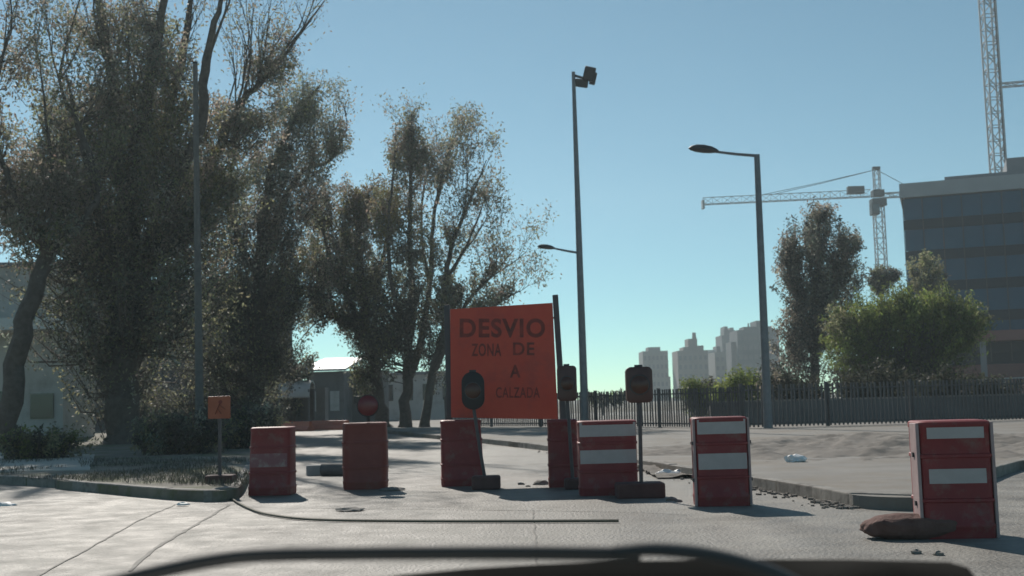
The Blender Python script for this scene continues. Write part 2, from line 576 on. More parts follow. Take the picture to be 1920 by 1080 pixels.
def tree(name, label, base, d, limbs, blobs, cat='tree', group=None, bark='bark', leaf=0.15, droop=0.5, sprays=(), asp=0.42, clump=0.34, nclump=60, twig=True, zbase=0.0, sc=1.0, spray_leaf=0.6, upsweep=0.55):
    """limbs: lists of (px, py, depth offset, radius m); blobs: (px, py, rx px, ry px, depth radius m, leaves, palette weights, depth offset)"""
    root_p = P(base[0], base[1], d)
    root_p.z = zbase
    t = thing(name, root_p, label, cat, group)
    s = d / FPX
    leaf *= sc; clump *= sc
    limbs = [[(x, y, dz * sc, r * sc) for x, y, dz, r in L] for L in limbs]
    blobs = [(x, y, rx, ry, rd * sc, n, q, dz * sc) for x, y, rx, ry, rd, n, q, dz in blobs]
    sprays = [(x, y, dz * sc, L * sc, r * sc, lev, a_, b_) for x, y, dz, L, r, lev, a_, b_ in sprays]
    mb = MB()
    nodes = []
    for L in limbs:
        pts = [P(x, y, d + dz) for x, y, dz, r in L]
        if L[0][1] >= base[1] - 1: pts[0].z = zbase - 0.1
        rr = [r for *_, r in L]
        cp = catmull(pts, 5)
        rad = list(np.interp(np.linspace(0, len(rr) - 1, len(cp)), range(len(rr)), rr))
        for i in range(1, len(cp)):
            cp[i] += Vector((random.uniform(-1, 1), random.uniform(-1, 1), random.uniform(-1, 1))) * rad[i] * 0.35
        if L[0][1] >= base[1] - 1: rad[0] *= 1.5; rad[1] *= 1.15
        mb.tube(cp, rad, 9, cap=True)
        nodes += [(c, r) for c, r in zip(cp, rad)]
    tr = mb.build('trunk', M[bark], t, smooth=True)
    tips = []
    tw = MB()
    for (x, y, dz, L, r, lev, dx, dzv) in sprays:
        spray(tw, P(x, y, d + dz), Vector((dx, random.uniform(-0.3, 0.3), dzv)), L, r, lev, tips)
    npos = np.array([c[:] for c, r in nodes])
    allp, allc = [], []
    for tp in tips:
        m = int(RNG.integers(2, 26) * spray_leaf)
        if m < 1: continue
        pal = PAL[('brown', 'grey', 'olive')[RNG.integers(3)]]
        allp.append(np.array(tp[:]) + RNG.normal(size=(m, 3)) * np.array([.55, .55, .8]) * clump)
        allc.append(np.array(pal[RNG.integers(3)]) * RNG.uniform(0.7, 1.35, (m, 1)) * np.ones((m, 3)))
    for (x, y, rx, ry, rd, n, pals, dz) in blobs:
        c = np.array(P(x, y, d + dz)[:])
        n = int(n * LEAF_N); k = max(3, n // nclump)
        u = RNG.normal(size=(k, 3))
        u /= np.linalg.norm(u, axis=1)[:, None]
        u *= (RNG.beta(2.2, 1.5, k) * 1.18)[:, None]
        cc = c + u * np.array([rx * s, rd, ry * s])
        cc[:, 2] = np.maximum(cc[:, 2], zbase + 0.25)
        pk = list(pals.keys())
        pw = np.array([pals[q] for q in pk], float)
        pw /= pw.sum()
        for q in range(k):
            m = int(nclump * RNG.uniform(0.45, 1.6))
            sg = clump * RNG.uniform(0.28, 0.75)
            # every sprig grows from the limb below it, its leaves strung along the outer part
            dist = np.linalg.norm(npos - cc[q] + np.array([0, 0, 0.5 * np.linalg.norm(cc[q] - c) + 0.5]), axis=1)
            jn = int(np.argmin(dist))
            a, b = Vector(npos[jn]), Vector(cc[q])
            ln = (b - a).length
            dirv = (b - a).normalized() if ln > 0.05 else Vector((0, 0, 1))
            dirv = (dirv + Vector((0, 0, upsweep))).normalized()
            slen = min(ln * 0.7, clump * 4.2)
            tt = RNG.random(m)
            pp = cc[q] - np.array(dirv[:]) * (tt * slen)[:, None] + RNG.normal(size=(m, 3)) * sg * (0.55 + 0.45 * tt)[:, None] * np.array([1, 1, 0.9])
            pal = PAL[pk[RNG.choice(len(pk), p=pw)]]
            base_c = np.array(pal[RNG.integers(len(pal))]) * RNG.uniform(0.75, 1.3)
            col = base_c * RNG.uniform(0.7, 1.35, (m, 1)) * RNG.uniform(0.92, 1.08, (m, 3))
            allp.append(pp)
            allc.append(col)
            if twig and ln > 0.3 and RNG.random() < 0.75:
                mid = b - dirv * slen
                r = min(nodes[jn][1] * 0.5, 0.012 + 0.010 * ln)
                tw.tube([a, a.lerp(mid, 0.5) + Vector((random.uniform(-.08, .08), random.uniform(-.08, .08), 0.03)) * ln, mid, b], [r, r * 0.8, r * 0.6, 0.006], 3, cap=False)
    if tw.v: tw.build('branches', M[bark], t)
    if allp:
        o0 = np.array(t.location[:])
        me = leaves_mesh('crown', np.concatenate(allp) - o0, leaf, np.clip(np.concatenate(allc), 0.005, 1), asp, droop)
        me.materials.append(M['leaf'])
        link_mesh('crown', me, t)
    return t


LEAF_N = 1.5
BO = {'brown': 3, 'olive': 2, 'grey': 2}
OG = {'olive': 2, 'grey': 2, 'brown': 1}
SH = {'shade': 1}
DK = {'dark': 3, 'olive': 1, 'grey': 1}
# the big tree with many ascending limbs
tree('tall_tree', 'tallest dark tree on left verge with thick trunk fanning into many limbs', (235, 838), 42,
     [[(235, 838, 0, .42), (232, 700, 0, .36), (238, 520, 0.2, .34), (240, 400, 0.2, .30)],
      [(240, 420, 0.2, .28), (225, 280, 0.3, .20), (205, 120, 0.6, .13), (180, -40, 1, .08), (168, -160, 1, .03)],
      [(240, 410, 0.2, .26), (262, 250, 0, .17), (292, 90, -0.4, .11), (315, -60, -0.8, .06), (325, -160, -0.8, .02)],
      [(240, 430, 0.2, .24), (285, 310, 0.5, .16), (330, 160, 1, .11), (352, 40, 1.5, .08), (368, -80, 1.8, .03)],
      [(238, 520, 0.2, .20), (300, 400, -0.6, .14), (375, 240, -1.2, .12), (385, 110, -1.5, .10), (415, 0, -1.7, .05), (430, -90, -1.7, .02)],
      [(236, 560, 0, .20), (330, 420, 0.8, .15), (405, 290, 1.6, .12), (455, 190, 2, .09), (515, 130, 2.2, .06), (565, 60, 2.4, .035), (610, 0, 2.5, .015)],
      [(236, 600, 0, .14), (170, 430, 1, .09), (110, 330, 1.5, .06), (75, 220, 1.7, .03)],
      [(236, 560, 0, .12), (190, 400, -1, .08), (150, 260, -1.4, .05), (125, 140, -1.4, .02)]],
     [(300, 120, 90, 90, 1.6, 5200, BO, 0), (215, 200, 110, 110, 1.8, 7600, BO, .5), (330, 260, 110, 110, 1.8, 8000, {'brown': 2, 'olive': 2, 'yellow': 1}, 0),
      (130, 190, 60, 70, 1.3, 2200, BO, 1), (150, 320, 110, 90, 1.8, 6500, BO, 1), (430, 340, 80, 80, 1.5, 4200, OG, 1.5), (505, 110, 60, 50, 1, 2200, BO, 2.2),
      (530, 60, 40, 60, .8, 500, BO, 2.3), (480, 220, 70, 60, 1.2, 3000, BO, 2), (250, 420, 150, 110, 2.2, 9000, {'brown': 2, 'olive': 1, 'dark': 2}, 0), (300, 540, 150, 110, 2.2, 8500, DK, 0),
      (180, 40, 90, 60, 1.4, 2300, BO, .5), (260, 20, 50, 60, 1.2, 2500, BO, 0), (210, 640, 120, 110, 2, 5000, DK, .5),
      (270, 320, 120, 100, 2, 5000, BO, -.5), (370, 420, 90, 90, 1.8, 4200, {'brown': 2, 'olive': 1, 'dark': 1}, .5), (90, 250, 70, 80, 1.4, 2400, BO, .5), (420, 200, 45, 60, 1, 1200, BO, 1), (120, 440, 110, 70, 1.8, 4200, {'brown': 2, 'dark': 2}, .8), (90, 560, 100, 80, 1.8, 2800, DK, 1)],
     leaf=0.095, sc=1.55, sprays=[(352, 40, 1.5, 2.0, .035, 3, .2, 1), (390, 110, -1.5, 1.8, .04, 3, .35, 1), (415, 0, -1.7, 1.4, .03, 2, .5, 1), (455, 190, 2, 2.0, .04, 3, .35, 1), (515, 130, 2.2, 1.8, .035, 3, .5, 1),
                        (480, 165, 2.1, 1.8, .035, 3, .1, 1), (560, 66, 2.4, 1.2, .025, 2, .8, 1), (205, 120, .6, 1.8, .04, 3, -.3, 1), (240, 150, 0.1, 1.8, .04, 3, .05, 1), (330, 160, 1, 1.8, .035, 3, .25, 1), (405, 290, 1.6, 2.1, .045, 3, .15, 1), (430, 240, 1.7, 2.1, .04, 3, .25, 1)])

# left edge leaning tree
tree('leaning_tree', 'forked leaning tree at left edge with brown sparse leaves', (5, 851), 38,
     [[(5, 851, 0, .22), (28, 690, 0, .20), (62, 560, 0, .17), (92, 470, 0.1, .14)],
      [(92, 470, 0, .12), (150, 420, .4, .08), (185, 350, .7, .06), (150, 240, .8, .05), (112, 150, .8, .03), (140, 30, .8, .02)],
      [(92, 475, 0, .11), (40, 400, -.6, .08), (10, 320, -.9, .06), (-20, 200, -1, .04), (20, 60, -1, .02)],
      [(150, 420, .4, .05), (110, 360, .4, .04), (90, 250, .2, .03), (75, 120, 0, .015)]],
     [(30, 340, 90, 70, 1.3, 3800, {'brown': 5, 'olive': 1}, 0), (95, 330, 80, 70, 1.2, 3000, {'brown': 5, 'olive': 1}, .3), (25, 60, 70, 70, 1, 900, BO, -.6), (60, 130, 70, 60, 1, 900, BO, 0), (110, 60, 50, 60, .8, 500, BO, .5),
      (70, 420, 90, 45, 1.2, 2100, BO, 0), (-40, 250, 60, 120, 1.2, 2200, BO, -1)],
     sprays=[(112, 150, .8, 1.3, .025, 3, -.5, 1), (140, 30, .8, 1.0, .02, 2, .3, 1), (20, 60, -1, 1.0, .025, 3, .2, 1), (-5, 150, -1, 1.3, .025, 3, .4, 1), (75, 120, 0, 1.2, .02, 3, -.1, 1), (150, 240, .8, 1.3, .025, 3, .5, 1), (112, 150, .8, 1.4, .025, 3, .5, .9)], bark='bark', sc=1.65, leaf=0.09)

# grey-green tree just behind, its crown reaching to the right
tree('gum_tree', 'grey-green tree behind the tallest tree with boughs reaching right', (470, 820), 54,
     [[(470, 820, 0, .30), (478, 680, 0, .26), (485, 520, 0, .22), (492, 400, 0, .17)],
      [(492, 420, 0, .14), (515, 300, 0, .11), (560, 210, 0, .07), (600, 160, 0, .03)],
      [(488, 480, 0, .14), (530, 380, .8, .10), (570, 320, 1, .06), (620, 300, 1.2, .05), (650, 240, 1.2, .02)],
      [(485, 520, 0, .13), (430, 400, -1, .09), (440, 280, -1, .05)],
      [(480, 620, 0, .12), (560, 540, 1, .08), (610, 560, 1, .04)],
      [(480, 600, 0, .12), (400, 520, 1, .08), (340, 470, 1, .04)]],
     [(575, 190, 75, 65, 1.4, 4600, {'grey': 4, 'olive': 1}, 0), (600, 240, 45, 55, 1, 1600, {'grey': 4, 'olive': 1}, 0.4), (545, 290, 75, 60, 1.4, 3600, {'grey': 3, 'dark': 1, 'brown': 1}, 0), (635, 268, 28, 34, .7, 620, OG, 1.2),
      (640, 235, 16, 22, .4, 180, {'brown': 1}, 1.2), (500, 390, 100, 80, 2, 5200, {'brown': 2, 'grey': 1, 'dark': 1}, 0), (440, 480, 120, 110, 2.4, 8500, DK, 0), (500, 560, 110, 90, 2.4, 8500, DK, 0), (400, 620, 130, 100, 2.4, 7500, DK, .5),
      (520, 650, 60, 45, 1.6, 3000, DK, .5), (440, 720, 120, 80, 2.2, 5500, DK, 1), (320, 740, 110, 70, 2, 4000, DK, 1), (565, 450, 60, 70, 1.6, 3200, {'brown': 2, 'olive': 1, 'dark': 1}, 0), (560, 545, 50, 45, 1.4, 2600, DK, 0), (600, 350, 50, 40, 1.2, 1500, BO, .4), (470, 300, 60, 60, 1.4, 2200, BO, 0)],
     leaf=0.10, sc=1.5, sprays=[(560, 540, 1, 1.8, .03, 2, 1, -.35), (650, 240, 1.2, .8, .02, 2, .1, 1), (590, 300, 1, 1.5, .03, 2, .6, .8)], clump=0.36)

# middle tree group of plumes
tree('plume_tree', 'open multi-stemmed tree left of the red sign with bare upright plumes', (770, 806), 58,
     [[(758, 806, 0, .30), (762, 720, 0, .26), (768, 640, 0, .22), (772, 560, 0, .18), (768, 440, 0, .12), (770, 330, 0, .09), (772, 215, 0, .03)],
      [(762, 720, 0, .20), (790, 640, 1, .18), (805, 540, 1, .14), (812, 420, 1, .10), (828, 330, 1, .07), (852, 245, 1, .025)],
      [(795, 806, -1, .22), (812, 700, -1, .20), (835, 600, -1, .16), (838, 500, -1.2, .13), (862, 420, -1.2, .09), (892, 350, -1.2, .05), (912, 300, -1.2, .02)],
      [(812, 700, -1, .15), (850, 620, -2, .12), (880, 560, -2, .09), (920, 520, -2, .06), (962, 470, -2, .02)],
      [(768, 640, 0, .14), (735, 540, -1, .11), (728, 430, -1, .08), (738, 320, -1, .05), (742, 240, -1, .02)],
      [(838, 520, -1.2, .10), (870, 470, -1.6, .07), (900, 400, -1.6, .04), (918, 340, -1.6, .015)],
      [(806, 540, 1, .09), (790, 430, 1.4, .07), (800, 330, 1.4, .05), (836, 262, 1.4, .02)],
      [(850, 620, -2, .08), (900, 590, -2, .06), (945, 560, -2, .03), (975, 545, -2, .015)]],
     [(772, 250, 24, 52, 1.0, 1700, {'brown': 3, 'olive': 2, 'grey': 2}, 0), (748, 275, 20, 50, 1, 1100, {'brown': 3, 'olive': 2}, -.6), (794, 285, 16, 45, .9, 800, {'brown': 3, 'grey': 2}, .6), (770, 330, 45, 60, 1.3, 1900, BO, 0), (845, 280, 20, 35, .7, 420, {'brown': 2, 'grey': 2}, 1), (832, 330, 26, 40, .8, 480, OG, 1), (892, 350, 20, 40, .7, 350, {'brown': 3, 'grey': 1}, -1.2),
      (722, 400, 45, 60, 1.5, 2300, {'yellow': 2, 'brown': 2, 'olive': 1}, -.5), (800, 400, 50, 60, 1.4, 900, OG, 0), (855, 440, 40, 60, 1.4, 900, OG, -1), (770, 470, 70, 60, 2, 3000, {'olive': 2, 'dark': 1, 'grey': 1}, 0), (845, 540, 60, 55, 1.8, 2600, OG, -1), (925, 500, 40, 40, 1.2, 700, OG, -2), (940, 545, 35, 25, 1, 520, OG, -2),
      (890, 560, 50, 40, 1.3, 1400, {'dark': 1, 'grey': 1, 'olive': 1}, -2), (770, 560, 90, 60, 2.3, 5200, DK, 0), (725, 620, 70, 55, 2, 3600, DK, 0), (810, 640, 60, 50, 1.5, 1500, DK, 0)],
     leaf=0.165, clump=0.38, sprays=[(862, 420, -1.2, 3, .05, 4, .35, 1), (880, 560, -2, 2.8, .05, 4, .8, .8), (920, 520, -2, 2.2, .04, 3, .9, .6), (838, 500, -1.2, 3, .05, 4, .3, 1), (812, 420, 1, 3, .05, 4, .2, 1), (892, 350, -1.2, 1.6, .03, 3, .3, 1), (945, 560, -2, 1.3, .03, 3, 1, .2), (768, 400, 0, 3, .05, 4, .1, 1), (852, 300, 1, 1.4, .03, 3, .1, 1), (905, 590, -2, 2, .04, 3, .9, .7), (870, 470, -1.6, 2.6, .05, 4, .6, .8)])
tree('dark_trunk_tree', 'brown-leaved tree with stout dark trunk behind the bulging red barrier', (712, 800), 60,
     [[(722, 800, 0, .36), (708, 720, 0, .32), (692, 640, 0, .28), (680, 540, 0, .22), (672, 440, 0, .12), (668, 350, 0, .05)],
      [(690, 620, 0, .16), (640, 540, -1, .12), (610, 450, -1, .08), (600, 370, -1, .03)],
      [(684, 570, 0, .15), (720, 480, 1, .11), (730, 400, 1, .05)],
      [(690, 640, 0, .10), (640, 600, -1, .07), (600, 600, -1.5, .04), (560, 640, -1.5, .02)]],
     [(620, 390, 70, 55, 1.7, 3600, BO, 0), (680, 370, 60, 45, 1.6, 2700, {'brown': 3, 'yellow': 1}, 0), (715, 360, 35, 40, 1.2, 1100, {'yellow': 2, 'brown': 2}, 0), (650, 460, 90, 70, 2.2, 6200, BO, 0), (610, 500, 60, 60, 1.6, 3000, {'olive': 2, 'brown': 1, 'grey': 1}, -1), (690, 530, 80, 60, 2, 4600, {'olive': 2, 'dark': 2}, 0),
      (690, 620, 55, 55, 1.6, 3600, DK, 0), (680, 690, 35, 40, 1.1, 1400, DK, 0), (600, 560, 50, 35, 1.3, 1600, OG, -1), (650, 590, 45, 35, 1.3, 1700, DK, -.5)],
     leaf=0.165, clump=0.36, sprays=[(600, 600, -1.5, 1.8, .03, 3, -.8, -.1), (610, 450, -1, 2, .03, 3, -.3, 1)])
# low far thicket below the gap
tree('low_tree', 'low bushy dark tree left of the bus shelter under the gap of sky', (548, 800), 66,
     [[(548, 800, 0, .16), (550, 740, 0, .12), (556, 700, 0, .06)]],
     [(550, 690, 40, 18, 1.2, 1500, DK, 0), (590, 662, 8, 9, .3, 160, DK, 0), (530, 720, 35, 40, 1.2, 1500, DK, 0)], leaf=0.2, clump=0.3)

# right hand trees
tree('round_headed_tree', 'tall brown-grey tree right of the single-arm street lamp, in front of the crane', (1530, 760), 72,
     [[(1530, 770, 0, .32), (1528, 690, 0, .28), (1530, 600, 0, .22), (1535, 500, 0, .14), (1535, 400, 0, .05)],
      [(1530, 620, 0, .14), (1490, 540, .5, .09), (1470, 480, .5, .04)],
      [(1531, 600, 0, .14), (1570, 520, -.5, .09), (1600, 460, -.5, .04)],
      [(1529, 660, 0, .1), (1575, 620, .5, .07), (1610, 560, .5, .03)]],
     [(1535, 400, 38, 32, 1.2, 1600, {'grey': 2, 'brown': 2, 'dark': 1}, 0), (1520, 450, 60, 50, 1.8, 3600, {'grey': 2, 'brown': 2, 'dark': 2}, 0), (1580, 450, 38, 32, 1.2, 1500, {'grey': 2, 'brown': 2, 'dark': 1}, 0), (1480, 500, 34, 55, 1.3, 2000, {'grey': 1, 'brown': 2, 'dark': 2}, .5),
      (1545, 520, 55, 50, 1.8, 3200, DK, 0), (1530, 590, 55, 45, 1.7, 2900, DK, 0), (1570, 500, 30, 40, 1, 900, DK, 0), (1490, 600, 45, 45, 1.5, 2200, {'brown': 3, 'dark': 1}, 0), (1480, 660, 50, 50, 1.6, 2800, {'brown': 2, 'dark': 2}, 0), (1610, 455, 14, 12, .4, 250, DK, 0), (1535, 480, 75, 65, 2.2, 3600, {'grey': 2, 'brown': 2, 'dark': 2}, 0), (1560, 565, 60, 60, 1.9, 2600, {'grey': 1, 'dark': 2}, 0), (1497, 555, 45, 60, 1.6, 2000, {'brown': 2, 'dark': 2}, 0), (1595, 510, 30, 30, 1, 700, DK, -.4), (1560, 640, 50, 40, 1.5, 1800, DK, .3)],
     leaf=0.19, clump=0.40)
tree('willow_like_tree', 'rounded bright green bushy tree in front of the glass building', (1700, 775), 62,
     [[(1700, 785, 0, .28), (1702, 700, 0, .24), (1700, 620, 0, .12)], [(1702, 700, 0, .14), (1640, 620, 0, .06)], [(1702, 690, 0, .14), (1770, 610, 0, .06)]],
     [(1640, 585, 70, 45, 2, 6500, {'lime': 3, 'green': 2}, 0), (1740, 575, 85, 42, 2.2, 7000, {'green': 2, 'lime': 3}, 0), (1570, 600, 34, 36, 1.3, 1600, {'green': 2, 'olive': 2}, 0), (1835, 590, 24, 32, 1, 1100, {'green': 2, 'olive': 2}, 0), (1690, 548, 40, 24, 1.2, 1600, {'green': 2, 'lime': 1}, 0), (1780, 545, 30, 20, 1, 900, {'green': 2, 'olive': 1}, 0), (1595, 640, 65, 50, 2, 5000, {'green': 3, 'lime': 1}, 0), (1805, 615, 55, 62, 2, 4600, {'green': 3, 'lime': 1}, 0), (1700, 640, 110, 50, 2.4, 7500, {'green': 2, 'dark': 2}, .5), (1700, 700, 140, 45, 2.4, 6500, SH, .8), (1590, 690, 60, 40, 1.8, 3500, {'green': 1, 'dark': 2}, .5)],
     leaf=0.2, clump=0.38, asp=0.3, droop=0.9)
tree('topiary_tree', 'small dark domed tree at the foot of the crane mast', (1652, 700), 95,
     [[(1652, 770, 0, .16), (1652, 640, 0, .14), (1652, 520, 0, .08)], [(1652, 560, 0, .08), (1635, 520, 0, .04)], [(1652, 560, 0, .08), (1672, 515, 0, .04)]],
     [(1652, 512, 32, 20, 1.4, 1700, DK, 0), (1640, 528, 25, 12, 1, 700, DK, 0), (1675, 510, 16, 12, .7, 400, DK, 0)], leaf=0.25, clump=0.35)
tree('topiary_tree', 'small pale olive domed tree in front of the glass building corner', (1735, 700), 95,
     [[(1735, 770, 0, .16), (1735, 640, 0, .14), (1735, 500, 0, .08)], [(1735, 560, 0, .08), (1710, 510, 0, .04)], [(1735, 560, 0, .08), (1760, 515, 0, .04)]],
     [(1735, 490, 32, 22, 1.4, 1900, {'olive': 3, 'green': 1}, 0), (1735, 525, 42, 22, 1.4, 1700, {'olive': 2, 'dark': 1}, 0)], leaf=0.25, clump=0.35)
def bush(label, px, py, d, blobs, name='bush', leaf=0.16, group='bushes behind the fence', clump=0.3):
    return tree(name, label, (px, py), d, [[(px, py + 2, 0, .05), (px + 2, py - 25, 0, .04), (px + 4, py - 45, 0, .015)], [(px, py - 8, 0, .03), (px - 20, py - 40, 0, .012)], [(px, py - 8, 0, .03), (px + 22, py - 38, 0, .012)]], blobs, cat='bush', group=group, leaf=leaf, clump=clump)


bush('light green bush behind fence left of the single-arm street lamp', 1390, 792, 56, [(1395, 712, 48, 26, 1.4, 3200, {'lime': 3, 'green': 1}, 0), (1360, 740, 40, 22, 1.2, 1800, {'green': 1, 'lime': 1}, 0)])
bush('small olive bush behind fence below the tower with the spire', 1310, 795, 58, [(1300, 722, 30, 18, 1, 1400, {'green': 2, 'lime': 1}, 0), (1330, 715, 14, 16, .7, 700, DK, 0), (1320, 750, 40, 20, 1, 1200, {'green': 1, 'dark': 1}, 0)])
bush('far dark green hedge tops right of the tall floodlight mast', 1130, 775, 90, [(1125, 741, 26, 9, 1.5, 800, {'dark': 2, 'green': 1}, 0), (1165, 741, 22, 8, 1.3, 700, {'dark': 2, 'green': 1}, 0)], leaf=.25)
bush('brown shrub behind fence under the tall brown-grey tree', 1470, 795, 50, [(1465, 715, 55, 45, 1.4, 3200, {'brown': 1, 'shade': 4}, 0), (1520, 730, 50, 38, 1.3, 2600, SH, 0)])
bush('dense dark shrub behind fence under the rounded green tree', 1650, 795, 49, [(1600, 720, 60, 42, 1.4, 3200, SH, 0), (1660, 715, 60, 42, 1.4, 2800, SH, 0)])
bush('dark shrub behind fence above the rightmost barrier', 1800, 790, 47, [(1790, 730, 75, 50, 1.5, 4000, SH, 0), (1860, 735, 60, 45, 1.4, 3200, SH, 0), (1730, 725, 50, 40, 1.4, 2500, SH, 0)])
bush('clipped green hedge mound on left verge by the leaning tree', 60, 872, 30, [(50, 818, 60, 30, .9, 3000, {'olive': 2, 'dark': 2, 'green': 1}, 0), (120, 822, 50, 28, .9, 2500, {'olive': 2, 'dark': 2, 'green': 1}, 0)], group='shrubs on the left verge', leaf=.1, clump=.16)
bush('dark shrub on left verge behind the grey utility pole', 330, 862, 31, [(300, 800, 60, 42, 1.1, 3600, DK, 0), (390, 800, 60, 46, 1.1, 3600, DK, 0)], group='shrubs on the left verge', leaf=.12, clump=.2)
bush('dark shrub behind the leftmost red barrier', 455, 850, 34, [(450, 790, 50, 40, 1, 3000, DK, 0), (500, 770, 34, 40, 1, 2200, DK, 0)], group='shrubs on the left verge', leaf=.12, clump=.2)

# ------------------------------------------------------------------ barriers
def rrect(w_, d_, r, n=4):
    pts = []
    for cx, cy, a0 in ((w_ / 2 - r, d_ / 2 - r, 0), (-w_ / 2 + r, d_ / 2 - r, 90), (-w_ / 2 + r, -d_ / 2 + r, 180), (w_ / 2 - r, -d_ / 2 + r, 270)):
        for k in range(n + 1):
            a = R(a0 + 90 * k / n)
            pts.append((cx + r * math.cos(a), cy + r * math.sin(a)))
    return pts


def loft(mb, rings):
    n = len(rings[0])
    vs = [v for r_ in rings for v in r_]
    fs = [(i * n + k, i * n + (k + 1) % n, (i + 1) * n + (k + 1) % n, (i + 1) * n + k) for i in range(len(rings) - 1) for k in range(n)]
    fs += [tuple(range(n))[::-1], tuple(range((len(rings) - 1) * n, len(rings) * n))]
    mb.add(vs, fs)


def barrier(px, py, wpx, h, label, mkey='red', bands=(), rot=0.0, deep=0.42, bulge=0.0, taper=0.03, r=0.06, trim=0.0, bandm='band', lean=0.0, band_w=0.9):
    b = G(px, py)
    s = b.y / FPX
    W_ = wpx * s
    b = b + Vector((b.x / b.y, 1, 0)) * deep / 2
    t = thing('traffic_barrier', b, label, 'barrier', 'red and white traffic barriers across the road')
    Rm = rz(rot)

    def ring(z, grow=0.0):
        f = 1 + taper * (1 - z / h) + bulge * math.sin(math.pi * z / h)
        return [b + Rm @ Vector((x * f + lean * z + (math.copysign(grow, x)), y * f + math.copysign(grow, y), z)) for x, y in rrect(W_, deep, r)]
    mb = MB()
    zs = [(0, 0), (0.03, 0.004), (0.09, 0.004), (0.10, -0.008), (0.125, -0.008), (0.135, 0)]
    for zz in (0.33, 0.71):
        zs += [(zz * h - 0.02, 0), (zz * h - 0.012, -0.010), (zz * h + 0.012, -0.010), (zz * h + 0.02, 0)]
    zs += [(h - 0.05, 0), (h - 0.04, 0.006), (h - 0.012, 0.006), (h, -0.004)]
    rg = [ring(z, g_) for z, g_ in zs]
    c = b + Vector((lean * h, 0, h))
    rg.append([c + (v - c) * 0.93 + Vector((0, 0, 0.012)) for v in rg[-1]])
    loft(mb, rg)
    mb.build('body', M[mkey], t, smooth=True)
    for z0, z1 in bands:
        q = MB()
        vs = []
        for z in (z0 * h, z1 * h):
            f = 1 + taper * (1 - z / h) + bulge * math.sin(math.pi * z / h)
            hw = W_ / 2 * f * band_w
            yy = -deep / 2 * f - 0.004
            for x, y in ((-hw, yy), (hw, yy), (hw, yy + 0.003), (-hw, yy + 0.003)):
                vs.append(b + Rm @ Vector((x + lean * z, y, z)))
        q.add(vs, [(0, 1, 5, 4), (1, 2, 6, 5), (2, 3, 7, 6), (3, 0, 4, 7), (0, 3, 2, 1), (4, 5, 6, 7)])
        q.build('reflective_band', M[bandm], t)
    if trim:
        for sx in (-1, 1):
            q = MB()
            x = sx * (W_ / 2 * (1 + taper) + 0.014)
            q.box(b + Rm @ Vector((x, -deep / 2 + trim / 2 + 0.02, h * 0.5)), (0.028, trim, h * 0.99), Rm)
            q.build('edge_post', M['trim'], t, bevel=0.006)
            for zz in (0.3, 0.72):
                MB().box(b + Rm @ Vector((x + sx * 0.018, -deep / 2 + trim / 2 + 0.02, h * zz)), (0.02, 0.04, 0.04), Rm).build('latch', M['darkmetal'], t)
    return t


barrier(511, 929, 74, 0.98, 'leftmost barrier, dull dark red with faint pinkish band', 'red', [(0.42, 0.62)], bandm='pinkband', lean=0.02, rot=R(-4), taper=0.07)
barrier(686, 918, 80, 1.0, 'plain brick-red barrier with bulging sides, no white bands', 'red2', [], bulge=0.05, taper=0.0, r=0.12)
barrier(868, 912, 74, 1.0, 'plain red barrier below left end of the big red sign', 'red', [], lean=-0.02, taper=0.08, rot=R(5))
barrier(1057, 915, 54, 0.98, 'narrow red barrier below right end of the big red sign', 'red', [], taper=0.02)
barrier(1141, 931, 108, 0.98, 'red and white banded barrier left of the tall boxy beacon', 'red', [(0.80, 0.985), (0.44, 0.62)], taper=0.0, band_w=0.97)
barrier(1353, 950, 97, 1.02, 'red and white banded barrier standing alone before the kerb', 'red', [(0.82, 0.985), (0.42, 0.60)], trim=0.07, taper=0.0, band_w=0.93)
barrier(1790, 1012, 128, 1.0, 'rightmost red and white barrier with pale edge posts, largest in view', 'red', [(0.86, 0.985), (0.475, 0.60)], trim=0.26, taper=0.0, rot=R(-7), band_w=0.8, deep=0.5)

